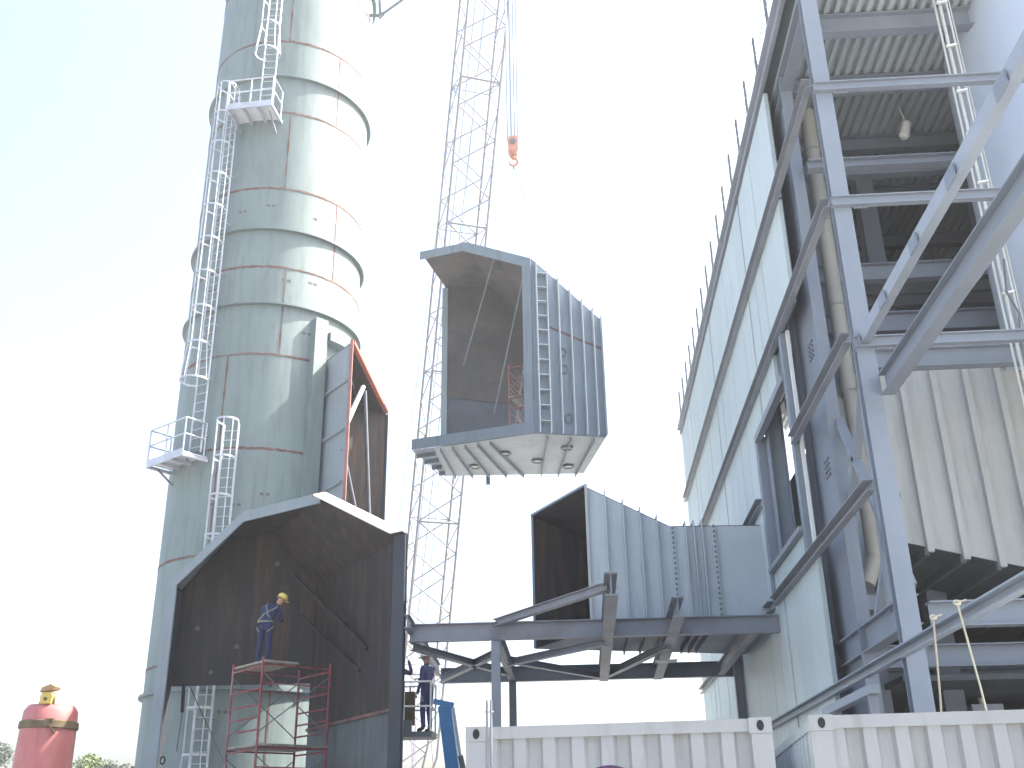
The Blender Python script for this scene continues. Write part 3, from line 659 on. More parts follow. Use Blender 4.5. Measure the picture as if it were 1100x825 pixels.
slab('roof_panel', [V((2.2, 24, 8.3)), V((4.55, 24, 8.25)), f2+kz*8.25, fmid+kz*8.3], [m_inside_shade, m_duct], bdct, c2)
bar('end_flange', n1+kz*Z0+V((.03, -.05, 0)), n1+kz*9.4+V((.03, -.05, 0)), .06, .16, m_casing, bdct, up=V((0, 1, 0)))
bar('end_flange', n1+kz*9.38, f1+kz*9.38, .1, .05, m_girt_l, bdct); bar('end_flange', f1+kz*Z0, f1+kz*9.35, .06, .1, m_duct, bdct, up=V((0, 1, 0)))
def tz(x): return 9.35-(9.35-8.3)*(x-.25)/1.95 if x < 2.2 else 8.3
for x in (.72, 1.13, 1.52, 1.9, 2.55, 2.74, 2.93):
    P = V((x, 23.9, Z0)); Q = V((x, 23.9, tz(x)+.1)); MB().obox(P, Q, .025, .2, up=V((0, 1, 0))).build('stiffener', m_bduct, bdct)
    MB().obox(V((x, 23.9, tz(x)+.04)), V((x-.05, 26.6, tz(x)+.04)), .02, .14).build('roof_stiffener', m_duct, bdct)
    MB().obox(V((x, 23.95, Z0-.09)), V((x-.05, 26.8, Z0-.09)), .025, .18).build('bottom_rib', m_duct, bdct)
for x in (2.25, 3.2):
    MB().obox(V((x, 23.95, Z0)), V((x, 23.95, 8.3)), .09, .1, up=V((0, 1, 0))).build('bolted_flange', m_bduct, bdct)
    mb = MB(); z = 5.95
    while z < 8.25: mb.box((x-.02, 23.86, z), (x+.02, 23.9, z+.05)); z += .12
    mb.build('bolts', m_steel_d, bdct, kind='stuff')

# ------------------------------------------------------------------ steel support frame between stack and building
fm = thing('support_frame', 'open steel beam frame on posts between the chimney duct and the building', 'steel frame', (-1.8, 23, 0))
ZM = 5.82
ib('beam', (-3.72, 23, ZM), (-1.95, 23, ZM), .38, .2, m_steel, fm); ib('beam', (-1.93, 23, ZM), (4.28, 23, ZM), .38, .2, m_steel, fm)
ib('beam', (-3.85, 29.3, 5.75), (4.28, 29.3, 5.75), .40, .2, m_steel_d, fm)
for x in (-1.83,):
    ib('post', (x, 23, 0), (x, 23, ZM-.22), .2, .19, m_steel, fm, up=V((0, 1, 0))); ib('post', (x-.05, 29.3, 0), (x-.05, 29.3, 5.54), .2, .19, m_steel_d, fm, up=V((0, 1, 0)))
mb = MB()
for dx in (-.09, -.02, .05, .12):
    for dz in (-.15, -.07, .01, .09, .16): mb.box((-1.86+dx-.012, 22.885, ZM+dz-.012), (-1.86+dx+.012, 22.92, ZM+dz+.012))
mb.build('splice_bolts', m_steel_d, fm, kind='stuff'); bx('splice_plate', (-2.02, 22.96, ZM-.19), (-1.66, 22.99, ZM+.19), m_steel, fm)
ib('cross_beam', (-3.66, 22.2, 5.95), (-3.9, 29.2, 5.9), .28, .12, m_steel, fm)
ib('cross_beam', (-1.83, 23.1, 5.78), (-1.88, 29.2, 5.73), .34, .18, m_steel, fm)
ib('cross_beam', (.60, 18.7, 5.86), (.60, 29.2, 5.7), .42, .24, m_steel, fm)
ib('cross_beam', (1.98, 21.0, 5.86), (2.05, 29.2, 5.7), .40, .24, m_steel, fm)
ib('cross_beam', (3.75, 23.1, 5.8), (3.75, 29.2, 5.72), .3, .18, m_steel, fm)
for p, q in (((-1.83, 23.0, 6.0), (.55, 19.6, 6.0)), ((-3.8, 28.9, 5.6), (-1.95, 24.6, 5.6)), ((-3.7, 23.4, 5.6), (-1.95, 27.8, 5.6)), ((-1.75, 25.8, 5.62), (.55, 29.1, 5.62)), ((.65, 29.0, 5.62), (2.0, 24.2, 5.62)), ((-1.75, 26.0, 5.58), (.55, 23.3, 5.58))):
    ib('plan_brace', p, q, .16, .16, m_steel, fm)
bar('gusset', (2.0, 25.1, 5.42), (2.0, 25.5, 5.42), .5, .03, m_casing, fm); bar('gusset', (.5, 19.5, 6.06), (.6, 20.1, 6.06), .3, .03, m_casing, fm)

# ------------------------------------------------------------------ boom lift with two workers
lf = thing('boom_lift', 'blue boom lift with raised basket beside the duct edge', 'lift', (-2.6, 26.5, 0))
bar('boom', (-2.75, 25.7, .9), (-3.18, 25.0, 4.5), .30, .36, m_blue, lf, up=V((0, 1, 0))); rod('lift_cylinder', (-2.35, 25.6, 1.2), (-2.82, 25.0, 3.4), .06, m_steel_d, lf); rod('cylinder_rod', (-2.82, 25.0, 3.4), (-2.98, 24.95, 4.45), .03, m_galv, lf)
bar('boom_head', (-3.45, 25.0, 4.6), (-2.98, 25.0, 4.5), .1, .12, m_blue, lf); bar('chassis', (-3.4, 26.8, .65), (-1.4, 26.8, .65), 2.2, .5, m_blue, lf)
bar('turret', (-2.9, 26.6, 1.0), (-1.9, 26.6, 1.0), 1.4, .8, m_blue, lf)
for x in (-3.3, -1.5):
    for y in (25.9, 27.7): rod('wheel', (x-.12, y, .45), (x+.12, y, .45), .43, m_rubber, lf, 16)
zb = 3.92
bx('basket_floor', (-4.75, 24.7, zb-.12), (-3.45, 25.6, zb), m_steel_d, lf); bx('basket_panel', (-4.75, 24.68, zb), (-3.9, 24.71, zb+.25), m_steel_d, lf)
for x in (-4.75, -4.1, -3.48):
    for y in (24.72, 25.58): rod('basket_post', (x, y, zb), (x, y, zb+1.1), .022, m_lamp, lf)
for z in (.55, 1.1):
    for y in (24.72, 25.58): rod('basket_rail', (-4.75, y, zb+z), (-3.48, y, zb+z), .022, m_lamp, lf)
    for x in (-4.75, -3.48): rod('basket_rail', (x, 24.72, zb+z), (x, 25.58, zb+z), .022, m_lamp, lf)
bx('control_box', (-4.3, 25.3, zb+.2), (-3.95, 25.5, zb+.95), m_strap, lf)
person('person', 'worker in dark clothes standing at the right end of the lift basket', (-3.62, 25.1, zb), R_(60), dict(elr=(.25, .15, 1.2), wrr=(.2, .38, 1.25), par=(.19, .44, 1.26)), m_cloth2, m_hatw, 'hard_hat', 'workers in the lift basket')
person('person', 'worker raising a bent arm in the basket, half hidden behind the duct edge', (-4.42, 25.2, zb), R_(20), dict(shr=(.2, 0, 1.44), elr=(.42, .03, 1.36), wrr=(.36, .05, 1.62), par=(.33, .06, 1.69)), m_cloth2, m_hatw, 'hard_hat', 'workers in the lift basket')

# ------------------------------------------------------------------ shipping containers
def container(label, P, ang, L, mark):
    ex = V((math.cos(ang), math.sin(ang), 0)); ey = V((-math.sin(ang), math.cos(ang), 0)); P = V(P); W, H = 2.438, 2.591
    t = thing('shipping_container', label, 'container', P+ex*W/2, 'containers side by side')
    Q = lambda x, y, z: P+ex*x+ey*y+kz*z
    def blk(name, x0, x1, y0, y1, z0, z1, mt=m_cont):
        return MB().prism([(x0, y0), (x1, y0), (x1, y1), (x0, y1)], P+kz*z0, (0, 0, z1-z0), ex, ey).build(name, mt, t)
    for x in (0, W-.16):
        for y in (0, L-.16): blk('corner_post', x, x+.16, y, y+.16, .12, H-.12)
    for x in (-.003, W-.175):
        for y in (-.003, L-.175):
            for z in (0, H-.118):
                c = blk('corner_casting', x, x+.178, y, y+.178, z, z+.118)
                if y < 1:
                    cx = x+.089
                    pr = [(.028*math.cos(a_)*1.0, .040*math.sin(a_)) for a_ in [i*math.pi/8 for i in range(16)]]
                    MB().prism(pr, Q(cx, y-.004, z+.059), ey*.01, ex, kz).build('casting_hole', m_black, c)
    for y in (.02, L-.10): blk('top_rail', .16, W-.16, y, y+.08, H-.10, H-.005); blk('bottom_rail', .16, W-.16, y, y+.08, .02, .16)
    for x in (.02, W-.10): blk('side_rail', x, x+.08, .16, L-.16, H-.09, H-.008); blk('side_rail', x, x+.08, .16, L-.16, .02, .16)
    blk('roof_sheet', .1, W-.1, .1, L-.1, H-.035, H-.02)
    def corr(name, a0, a1, f, dirv, inn, pitch, dep, mt):
        n_ = max(1, round((a1-a0)/pitch)); p = (a1-a0)/n_; pts = []
        for i in range(n_):
            x = a0+i*p; pts += [(x, 0), (x+p*.40, 0), (x+p*.5, dep), (x+p*.90, dep)]
        pts.append((a1, 0)); vs = []; fs = []
        for x, d in pts:
            b_ = f+dirv*x+inn*d; vs += [b_+kz*.14, b_+kz*(H-.09)]
        fs = [(2*i, 2*i+2, 2*i+3, 2*i+1) for i in range(len(pts)-1)]
        return MB().add(vs, fs).build(name, mt, t)
    corr('end_wall', .155, W-.155, Q(0, .035, 0), ex, ey, .245, .045, mark); corr('end_wall', .155, W-.155, Q(0, L-.035, 0), ex, -ey, .245, .045, m_cont)
    corr('side_wall', .155, L-.155, Q(.03, 0, 0), ey, ex, .278, .036, m_contgrey); corr('side_wall', .155, L-.155, Q(W-.03, 0, 0), ey, -ex, .278, .036, m_contgrey)
    return t
# round dark painted emblem on the left container's end wall, only its top edge in view
mk = mat('container_white_mark', (.30, .318, .322), .5, .05, 1.2, dirt=(.23, .225, .215), dirt_amt=.28, streak=True)
t = mk.node_tree; N = t.nodes; Lk = t.links; bs = N['Principled BSDF']; src = bs.inputs['Base Color'].links[0].from_socket
gp = N.new('ShaderNodeNewGeometry'); sx = N.new('ShaderNodeSeparateXYZ'); Lk.new(gp.outputs['Position'], sx.inputs[0])
cx = N.new('ShaderNodeCombineXYZ'); Lk.new(sx.outputs[0], cx.inputs[0]); Lk.new(sx.outputs[2], cx.inputs[2])
ds = N.new('ShaderNodeVectorMath'); ds.operation = 'DISTANCE'; Lk.new(cx.outputs[0], ds.inputs[0]); ds.inputs[1].default_value = (.19, 0, 1.905)
lt = N.new('ShaderNodeMath'); lt.operation = 'LESS_THAN'; lt.inputs[1].default_value = .365; Lk.new(ds.outputs['Value'], lt.inputs[0])
mx = N.new('ShaderNodeMixRGB'); Lk.new(lt.outputs[0], mx.inputs[0]); Lk.new(src, mx.inputs[1]); mx.inputs[2].default_value = (.06, .03, .08, 1); Lk.new(mx.outputs[0], bs.inputs['Base Color'])
container('white corrugated shipping container with dark painted emblem, left of the pair', (-.96, 8.91, 0), R_(-6.5), 6.06, mk)
container('white corrugated shipping container in the bottom right corner', (1.74, 8.54, 0), R_(-5.0), 6.06, m_cont)
pr = thing('conduit_pair', 'two thin grey conduits standing before the left end of the container', 'conduit', (-.745, 8.6, 0))
for dx in (-.765, -.732): rod('conduit', (dx, 8.66, 0), (dx, 8.66, 2.77), .010, m_steel, pr)
rod('clip', (-.79, 8.66, 2.68), (-.71, 8.66, 2.68), .006, m_galv, pr)

# ------------------------------------------------------------------ building
XF = 4.3
bd_ = thing('steel_frame_building', 'tall half-clad building of pale wall panels and blue-grey steel frame', 'building', (9, 26, 0))
ROW = [0, 3.9, 6.28, 8.62, 11.0, 13.38, 16.0]
YE = 38.8
joints = [18.45]+[19.4+.935*i for i in range(1, 3)]+[22.2]+[22.2+1.1*i for i in range(1, 6)]+[28.8]+[28.8+1.1*i for i in range(1, 6)]+[35.35, 36.5, 37.65, YE]
pm = shared('panel', lambda: unit_box(m_panel))
for r in range(6):
    z0, z1 = ROW[r]+.03, ROW[r+1]-.03
    jj = sorted(set([18.05 if r >= 3 else 18.75]+[j for j in joints if j > 18.8]))
    for y0, y1 in zip(jj[:-1], jj[1:]):
        gap0 = .07 if any(abs(y0-q) < .01 for q in (22.2, 28.8, 35.35)) else .013
        gap1 = .07 if any(abs(y1-q) < .01 for q in (22.2, 28.8, 35.35)) else .013
        ym = (y0+y1)/2; za = z0
        if 18.7 < ym < 23.2 and r == 2: continue
        if 19.3 < ym < 23.2 and r == 3: za = 10.1
        if ym < 19.4 and r == 3: continue
        if 24 < ym < 28 and r == 2: za = 8.3          # duct passes here
        bx('wall_panel', (XF+random.uniform(-.004, .004), y0+gap0, za), (XF+.08, y1-gap1, z1), m_panel, bd_)
# backing behind the joints
bx('sheathing', (XF+.083, 23.3, 0), (XF+.11, YE-.02, 5.8), m_joint, bd_); bx('sheathing', (XF+.083, 28.3, 5.8), (XF+.11, YE-.02, 8.4), m_joint, bd_); bx('sheathing', (XF+.083, 23.3, 8.4), (XF+.11, YE-.02, 15.95), m_joint, bd_)
bx('sheathing', (XF+.083, 18.8, 0), (XF+.11, 23.3, 6.22), m_joint, bd_); bx('sheathing', (XF+.083, 18.1, 11.02), (XF+.11, 23.3, 15.95), m_joint, bd_); bx('sheathing', (XF+.083, 19.42, 10.15), (XF+.11, 23.3, 11.0), m_joint, bd_)
# girts outside the panels
for k, z in enumerate(ROW[1:6]):
    y1 = YE+.15
    if k == 1: segs = [(14.6, 22.95), (23.25, y1)]
    elif k == 0: segs = [(8.2, y1)]
    elif k == 2: segs = [(14.6, 19.16), (23.3, y1)]
    else: segs = [(14.55, 22.2), (22.2, 28.8), (28.8, y1)]
    for y0, y1_ in segs:
        if k == 0:
            MB().prism([(-.13, .07), (-.13, .05), (-.02, .05), (-.02, -.05), (-.10, -.05), (-.10, -.07), (0, -.07), (0, .07)], (XF-.006, y0, z), (0, y1_-y0, 0), (1, 0, 0), kz).build('girt', m_girt_l, bd_); continue
        mb = MB(); mb.prism([(-.16, .085), (-.16, .07), (-.015, .07), (-.015, -.07), (-.12, -.07), (-.12, -.085), (0, -.085), (0, .085)], (XF-.006, y0, z), (0, y1_-y0-.01, 0), (1, 0, 0), kz)
        mb.build('girt', m_girt_l if k == 0 else m_girt, bd_)
        for yy in (y0+.6,): pass
bx('girt', (XF-.16, 15.9, 3.55), (XF-.01, 19.2, 3.68), m_girt_l, bd_); bx('girt_post', (XF-.14, 16.02, 0), (XF-.02, 16.14, 3.78), m_girt, bd_)
# opening frame
bx('jamb', (XF-.04, 23.0, 6.38), (XF+.45, 23.28, 10.1), m_bsteel, bd_); bx('lintel', (XF-.10, 19.35, 9.95), (XF+.05, 22.98, 10.1), m_girt, bd_)
bx('jamb', (XF-.06, 19.15, 6.38), (XF+.12, 19.38, 10.9), m_bsteel, bd_); bx('sill', (XF-.12, 19.4, 6.9), (XF+.03, 22.98, 7.0), m_girt, bd_)
bx('wall_panel', (XF, 19.4, 6.4), (XF+.08, 22.98, 6.88), m_panel, bd_)
bx('sunlit_gap_strip', (XF+.04, 19.02, 6.38), (XF+.10, 19.12, 10.9), m_lamp, bd_)  # white strip standing for sunlight through the gap
# roof edge: fascia, gutter
bx('fascia', (XF-.06, 15.0, 16.04), (XF+.02, YE+.1, 16.22), m_girt, bd_); bx('eave_angle', (XF-.16, 15.0, 16.225), (XF+.3, YE+.1, 16.26), m_girt_l, bd_)
# columns
def column(x, y, z0, z1, d=.38, wdt=.38, mt=m_bsteel): return ib('column', (x, y, z0), (x, y, z1), d, wdt, mt, bd_, up=V((0, 1, 0)))
column(4.42, 14.5, 0, 16.0, .20, .27)
mb = MB(); mb.box((4.62, 17.45, 0), (4.68, 19.35, 15.9)); mb.box((4.5, 17.42, 0), (4.72, 17.46, 15.9)); mb.box((4.5, 19.36, 0), (4.72, 19.40, 15.9)); mb.build('built_up_column', m_bsteel, bd_)
for z in (9.95, 12.0, 7.6):
    mb = MB()
    for i in range(3):
        for j in range(4): mb.box((4.595, 18.2+i*.14, z+j*.1), (4.62, 18.24+i*.14, z+.04+j*.1))
    mb.build('splice_bolts', m_steel_d, bd_, kind='stuff')
for y in (28.8, 35.35): column(4.62, y, 0, 15.9)
ib('column', (4.62, 22.72, 0), (4.62, 22.72, 15.9), .36, .36, m_bsteel, bd_, up=V((1, 0, 0)))
ib('column', (4.30-.13, 28.95, 0), (4.30-.13, 28.95, 8.6), .22, .2, m_bsteel, bd_, up=V((1, 0, 0)))
for x, y in ((9.5, 15), (9.5, 21), (14.5, 15), (9.5, 27), (6.9, 20.8)): column(x, y, 0, 15.9)
bx('column_cover', (5.45, 20.4, 0), (5.7, 21.6, 15.6), m_bsteel, bd_)
# front cross girts at the near bay
for z in (13.12, 10.88, 8.42):
    ib('cross_girt', (4.25, 14.36, z), (10.5, 14.36, z), .17, .12, m_bsteel, bd_)
for y, z, d, x1 in ((15.95, 15.78, .42, 15), (17.75, 15.8, .36, 15), (19.85, 15.8, .36, 15), (21.9, 15.8, .36, 15), (24.2, 15.8, .36, 15), (19.0, 14.58, .36, 15), (19.0, 12.08, .38, 15), (18.9, 10.9, .42, 15), (16.2, 8.92, .34, 15), (14.62, 4.42, .34, 12), (18.0, 4.35, .36, 15), (21.2, 4.35, .4, 15), (17.2, 13.5, .2, 9), (23.5, 12.2, .36, 15)):
    ib('cross_beam', (4.75, y, z), (x1, y, z), d, .22, m_bsteel, bd_)
# beams running out towards the viewer past the corner column
ib('outrigger_beam', (4.72, 7.8, 7.78), (4.62, 14.36, 7.72), .33, .2, m_bsteel, bd_)
bar('outrigger_girt', (4.42, 7.6, 8.50), (4.42, 14.7, 8.50), .13, .2, m_girt_l, bd_)
for y in (8.4, 9.95, 11.4, 12.9, 14.3): bx('girt_clip', (4.31, y, 8.34), (4.335, y+.28, 8.52), m_bsteel, bd_)
for z in (13.12, 10.88, 8.42):
    bx('clip_plate', (4.575, 14.378, z-.12), (4.80, 14.394, z+.12), m_bsteel, bd_); mb = MB()
    for i in range(2):
        for j in range(3): mb.box((4.62+i*.1, 14.355, z-.085+j*.075), (4.645+i*.1, 14.377, z-.06+j*.075))
    mb.build('clip_bolts', m_steel_d, bd_, kind='stuff')
ib('eave_beam', (4.62, 15.0, 15.7), (4.62, YE, 15.7), .4, .24, m_bsteel, bd_)
ib('tie_beam', (4.62, 14.85, 4.55), (4.62, 19.5, 4.55), .42, .22, m_bsteel, bd_)
for p, q in (((4.7, 18.6, 9.95), (4.7, 15.0, 4.9)), ((4.7, 15.4, 8.6), (4.7, 17.8, 6.5)), ((4.72, 17.9, 6.4), (4.72, 20.0, 4.8)), ((4.72, 15.1, 6.3), (4.72, 17.2, 4.6))): bar('wind_brace', p, q, .14, .1, m_bsteel, bd_)
bar('strut', (4.66, 15.6, 8.5), (4.66, 15.9, 4.7), .14, .14, m_bsteel, bd_, up=V((0, 1, 0)))
# corrugated roof deck, ribs running along the building
mb = MB(); vs = []; x = 4.5; pts = []
while x < 15.6: pts += [(x, 0), (x+.085, 0), (x+.10, .11), (x+.185, .11)]; x += .20
pts.append((x, 0))
for x, z in pts: vs += [V((x, 14.9, 16.02+z)), V((x, YE, 16.02+z))]
mb.add(vs, [(2*i, 2*i+1, 2*i+3, 2*i+2) for i in range(len(pts)-1)]).build('roof_deck', m_deck, bd_)
bx('roof_covering', (4.32, 14.9, 16.15), (15.7, YE, 16.21), m_joint, bd_)
# inner and outer enclosure
bx('inner_wall', (6.4, 27.4, 0), (15.6, 27.5, 15.6), m_dark, bd_)
for z in [6.5+.75*i for i in range(12)]: bx('wall_rib', (6.4, 27.3, z), (15.6, 27.4, z+.12), m_dark, bd_)
bx('side_wall', (15.6, 14.9, 0), (15.7, YE, 16.1), m_dark, bd_)
bx('floor_deck', (5.6, 19.2, 4.1), (15.5, 27.3, 4.2), m_dark, bd_)
bx('upper_floor', (5.7, 19.2, 12.3), (15.5, 27.3, 12.4), m_deck, bd_)
for y in (20.4, 21.6, 22.8, 25, 26.2): ib('floor_joist', (5.7, y, 12.15), (15.4, y, 12.15), .28, .16, m_bsteel, bd_)
# roof railing
rr = thing('roof_railing', 'thin handrail with many posts along the building roof edge', 'railing', (XF, 27, 16.2))
y = 15.1
while y < YE:
    rod('post', (XF-.1, y, 16.24), (XF-.1, y, 17.3), .034, m_steel_d, rr, 6); bx('foot_plate', (XF-.16, y-.08, 16.262), (XF-.02, y+.08, 16.30), m_steel_d, rr); y += 1.4
for h in (.55, 1.05): rod('rail', (XF-.1, 15, 16.25+h), (XF-.1, YE, 16.25+h), .011, m_galv, rr, 6)

# ------------------------------------------------------------------ things inside the building
pp_ = thing('vent_pipe', 'upright cream insulated pipe behind the corner column', 'pipe', (5.5, 19.0, 5.2))
rod('pipe', (5.2, 18.3, 6.1), (5.2, 18.3, 15.6), .15, m_cream, pp_, 20)
for z in (7.5, 9.2, 11.0, 12.9, 14.6): rod('pipe_band', (5.2, 18.3, z), (5.2, 18.3, z+.04), .158, m_casing, pp_, 20)
rod('elbow_stub', (5.2, 18.3, 6.1), (4.95, 18.2, 5.6), .14, m_cream, pp_, 16); bx('pipe_support', (4.8, 18.05, 5.15), (5.6, 18.55, 5.4), m_bsteel, pp_)
wp = thing('wall_pipe', 'short cream pipe end inside the framed wall opening', 'pipe', (4.9, 20.3, 9.1)); rod('pipe', (4.7, 20.5, 9.1), (5.3, 20.6, 9.1), .19, m_cream, wp, 20); rod('flange', (4.68, 20.5, 9.1), (4.72, 20.5, 9.1), .23, m_casing, wp, 20)
bxx_ = thing('junction_box', 'pale square box on the cream pipe behind the column', 'box', (5.2, 18.5, 9.2)); bx('box', (5.08, 18.35, 9.2), (5.42, 18.55, 9.55), m_cream, bxx_); bx('lid', (5.10, 18.335, 9.22), (5.40, 18.349, 9.53), m_casing, bxx_)
cs = thing('boiler_casing', 'cream sheet-metal casing with upright ribs inside the building', 'boiler', (8, 21, 5.8))
YC = 18.0; zb_ = lambda x: 6.30-(x-5.55)*.255
slab('front_sheet', [V((5.5, YC, zb_(5.5))), V((10.2, YC, zb_(10.2))), V((10.2, YC, 9.9)), V((5.5, YC, 9.9))], [m_casing, m_dark], cs, (7, 0, 8))
slab('bottom_sheet', [V((5.5, YC+.03, zb_(5.5))), V((10.2, YC+.03, zb_(10.2))), V((10.2, 26.5, zb_(10.2))), V((5.5, 26.5, zb_(5.5)))], [m_dark, m_dark], cs, (7, 20, 0))
slab('side_sheet', [V((5.5, YC+.03, 6.3)), V((5.5, 26.5, 6.3)), V((5.5, 26.5, 9.9)), V((5.5, YC+.03, 9.9))], [m_casing, m_dark], cs, (0, 22, 8))
for i in range(8):
    x = 5.98+i*.575
    if x < 10.1: bx('rib', (x, YC-.12, zb_(x)-.12), (x+.11, YC-.001, 9.9), m_casing, cs)
for i in range(8):
    x = 5.98+i*.575
    MB().obox(V((x+.05, YC+.1, zb_(x)-.07)), V((x+.05, 26.4, zb_(x)-.07)), .09, .13).build('bottom_rib', m_joint, cs)
bx('edge_trim', (5.46, YC-.04, 6.25), (5.52, YC+.02, 9.9), m_lamp, cs)
tk = thing('storage_tank', 'smooth pale blue tank wall at the upper right with conduits down its edge', 'tank', (10.9, 16.6, 9.4))
MB().tube([V((11.45, 16.6, z)) for z in (9.45, 12, 15, 18, 22)], 3.7, 96).build('shell', m_tank, tk, True)
rod('bottom_ring', (11.45, 16.6, 9.4), (11.45, 16.6, 9.5), 3.76, m_tank, tk, 96)
# conduits in front of the tank's left edge
cd_ = thing('conduit_run', 'bundle of thin pale conduits clipped down the tank edge', 'conduit', (7.1, 15.4, 8))
for dx, r, y in ((0, .03, 15.35), (.1, .02, 15.3), (-.07, .022, 15.4), (.15, .012, 15.3)): rod('conduit', (7.05+dx, y, 7.0), (7.05+dx, y, 18), r, m_conduit, cd_)
for z in (9.6, 10.6, 11.7, 12.7, 13.6, 14.6, 15.6): bar('clip', (6.97, 15.28, z), (7.16, 15.28, z+.03), .05, .03, m_lamp, cd_)
MB().tube([V((7.1, 15.25, 10.2)), V((7.0, 15.2, 9.6)), V((7.12, 15.2, 9.2)), V((7.05, 15.2, 8.6)), V((7.1, 15.25, 8.2))], .02, 6).build('loose_cable', m_steel_d, cd_)
lp = thing('pendant_lamp', 'white lamp hanging from the roof deck inside the building', 'lamp', (7.4, 18.9, 15))
rod('stem', (7.42, 18.9, 15.55), (7.3, 18.8, 16.0), .02, m_conduit, lp); rod('housing', (7.32, 18.85, 15.3), (7.43, 18.9, 15.62), .10, m_lamp, lp, 16); MB().tube([V((7.31, 18.84, 15.27)), V((7.29, 18.84, 15.2))], [.12, .06], 16).build('lens', m_lamp, lp)
# ropes over the low rail
for k, (p, q) in enumerate((((4.05, 12.34, 3.98), (4.15, 13.2, 2.3)), ((4.05, 11.5, 3.98), (4.1, 11.25, 2.2)))):
    o_ = thing('hanging_rope', ('pale rope hanging from the low rail, left one of two', 'pale rope hanging from the low rail, right one of two')[k], 'rope', q, 'ropes on the low rail')
    MB().tube([V(p)+V((.1, 0, .03)), V(p), lerp(p, q, .5)+V((.03, .05, 0)), V(q)], .012, 6).build('strand', m_hrope, o_)
    MB().tube([V(p)+V((.03*math.cos(t), .015*math.sin(t), .0+.025*math.sin(t))) for t in [i*math.pi/5 for i in range(10)]], .014, 6, closed=True).build('knot', m_hrope, o_)
# equipment half seen above the right container
for k, (x, h, wd_, mt) in enumerate(((6.6, 4.0, .28, m_cream), (7.2, 3.8, .35, m_hook), (7.9, 3.95, .6, m_tank), (8.8, 3.7, .4, m_cream), (9.5, 3.9, .7, m_bsteel))):
    e_ = thing('machine', ('pale tall cabinet deep inside the building', 'reddish machine casing deep inside the building', 'bluish tank unit deep inside the building', 'small cream cabinet deep inside the building', 'grey machine block deep inside the building')[k], 'machine', (x, 22, 0))
    bx('body', (x-wd_/2, 21.8, 0), (x+wd_/2, 22.4, h), mt, e_); bx('plinth', (x-wd_/2-.05, 21.75, -.0), (x+wd_/2+.05, 22.45, .15), m_dark, e_); rod('pipe', (x, 22.1, h), (x, 22.1, h+.25), .06, m_conduit, e_)

# ------------------------------------------------------------------ red vessel at the left
VB = V((-12.12, 24.0, 0)); vt = thing('red_vessel', 'red upright steel cylinder with brown strap in the lower left corner', 'vessel', VB)
tilt = V((.012, 0, 1))
MB().tube([VB+tilt*z for z in (0, 1, 2, 3, 4.1, 4.45, 4.58)], [.62, .62, .62, .62, .60, .58, .50], 48).build('shell', m_red, vt, True)
MB().tube([VB+tilt*z for z in (4.06, 4.08, 4.22, 4.24)], [.60, .64, .63, .59], 48).build('strap', m_strap, vt)
bar('tie_down', VB+V((.33, -.58, 4.12)), VB+V((.47, -.50, 3.95)), .1, .02, m_strap, vt)
cl = thing('pipe_clamp', 'yellow clamp with tan cap and two splayed legs on top of red cylinder', 'clamp', VB+V((.15, -.3, 4.5)))
c = VB+V((.14, -.42, 0))
MB().prism([(-.11, 0), (.12, 0), (.15, .15), (.10, .25), (-.10, .24), (-.14, .14)], c+V((0, -.10, 4.58)), (0, .2, 0), (1, 0, 0), kz).build('body', m_yellow, cl)
MB().prism([(-.17, .0), (.15, .05), (.18, .11), (.06, .17), (-.13, .10)], c+V((.02, -.13, 4.83)), (0, .26, 0), (1, 0, 0), kz).build('cap', m_tan, cl)
for s in (-1, 1): bar('leg', c+V((.09*s, 0, 4.6)), c+V((.17*s, -.08, 4.2)), .06, .07, m_tan, cl)
bar('back_plate', c+V((-.22, .06, 4.36)), c+V((-.13, .08, 4.86)), .07, .07, m_strap, cl); bar('foot', c+V((-.26, -.08, 4.22)), c+V((.26, -.08, 4.22)), .14, .07, m_strap, cl)
bar('side_strut', c+V((.2, .0, 4.3)), c+V((.13, .0, 4.75)), .04, .04, m_strap, cl); rod('bolt', c+V((0, -.14, 4.68)), c+V((0, -.09, 4.68)), .04, m_strap, cl)

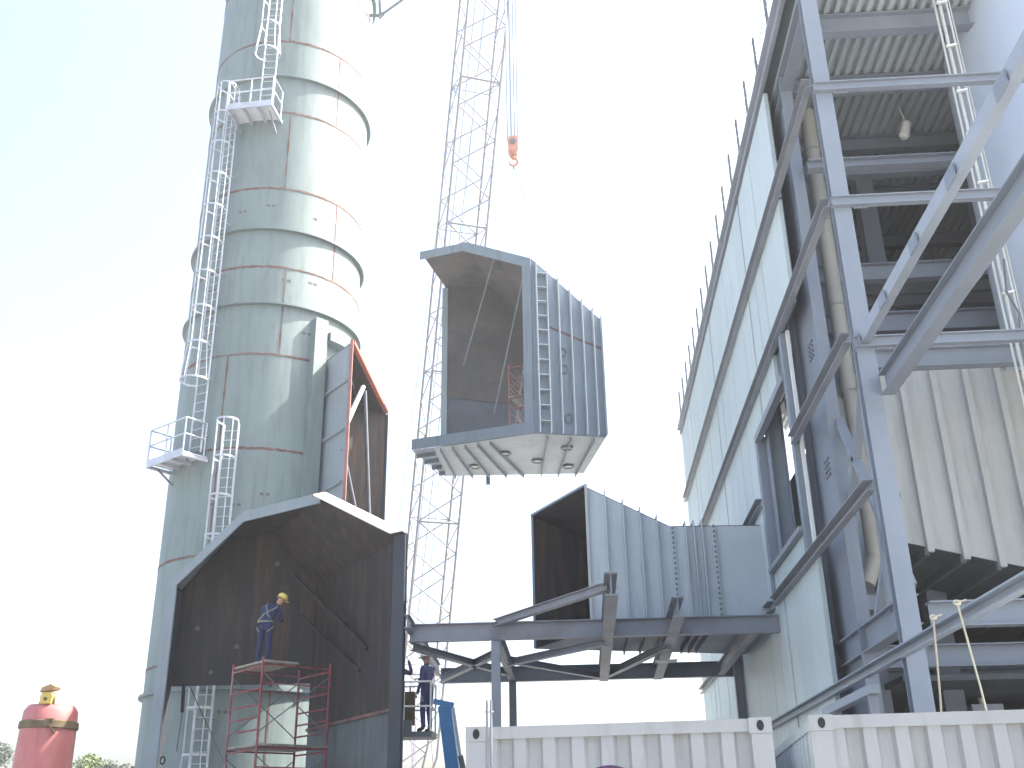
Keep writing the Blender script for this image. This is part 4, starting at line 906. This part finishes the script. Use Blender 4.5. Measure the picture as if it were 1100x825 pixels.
# ------------------------------------------------------------------ trees beyond
def tree(label, x, y, h, rw, mt, seed):
    rnd = random.Random(seed); t = thing('broadleaf_tree', label, 'tree', (x, y, 0), 'trees beyond the site'); mb = MB()
    top = h*.85; mb.tube([V((x, y, 0)), V((x+.1, y, h*.3)), V((x-.1, y, h*.6)), V((x, y, top))], [.28, .22, .14, .04], 8)
    blobs = []
    for i in range(16):
        an = rnd.uniform(0, 6.28); z = rnd.uniform(.3, .93)*h; rr_ = rw*(1-abs(z/h-.5)*1.25)*rnd.uniform(.4, 1)
        p = V((x+math.cos(an)*rr_, y+math.sin(an)*rr_, z)); mb.tube([V((x, y, z*.72)), lerp((x, y, z*.72), p, .6)+kz*.1, p], [.09, .06, .02], 6); blobs.append((p, rnd.uniform(.45, .95)*rw*.5))
    mb.build('trunk', m_bark, t); lb = MB(); vs = []; fs = []
    for p, r in blobs:
        for i in range(330):
            d = V((rnd.gauss(0, 1), rnd.gauss(0, 1), rnd.gauss(0, .8))); d = d.normalized()*r*rnd.random()**.45; c = p+d
            e1 = V((rnd.gauss(0, 1), rnd.gauss(0, 1), rnd.gauss(0, 1))).normalized(); e2 = e1.cross(V((rnd.gauss(0, 1), rnd.gauss(0, 1), 1))).normalized(); s = rnd.uniform(.10, .2)
            k = len(vs); vs += [c-e1*s, c+e2*s*.55, c+e1*s, c-e2*s*.55]; fs.append((k, k+1, k+2, k+3))
    lb.add(vs, fs).build('crown', mt, t)
tree('pale green treetop just right of the red cylinder', -42.0, 90, 8.7, 3.0, m_leaf, 1)
tree('lower pale treetop left of the chimney foot', -39.3, 92, 7.8, 2.6, m_leaf2, 2)
tree('greyish treetop at the far left edge of the picture', -52.5, 96, 9.6, 3.2, m_leaf2, 3)

# ------------------------------------------------------------------ thin haze volume, added to whiten the sky
hz = MB().box((-140, -60, -1), (140, 150, 60)).build('haze', [], None); hz['kind'] = 'stuff'
hm = bpy.data.materials.new('haze_air'); hm.use_nodes = True; hn_ = hm.node_tree.nodes; hn_.remove(hn_['Principled BSDF'])
pv = hn_.new('ShaderNodeVolumePrincipled'); pv.inputs['Color'].default_value = (.93, .96, 1, 1); pv.inputs['Density'].default_value = .0010; pv.inputs['Anisotropy'].default_value = .3
hm.node_tree.links.new(pv.outputs[0], hn_['Material Output'].inputs['Volume']); hz.data.materials.append(hm)
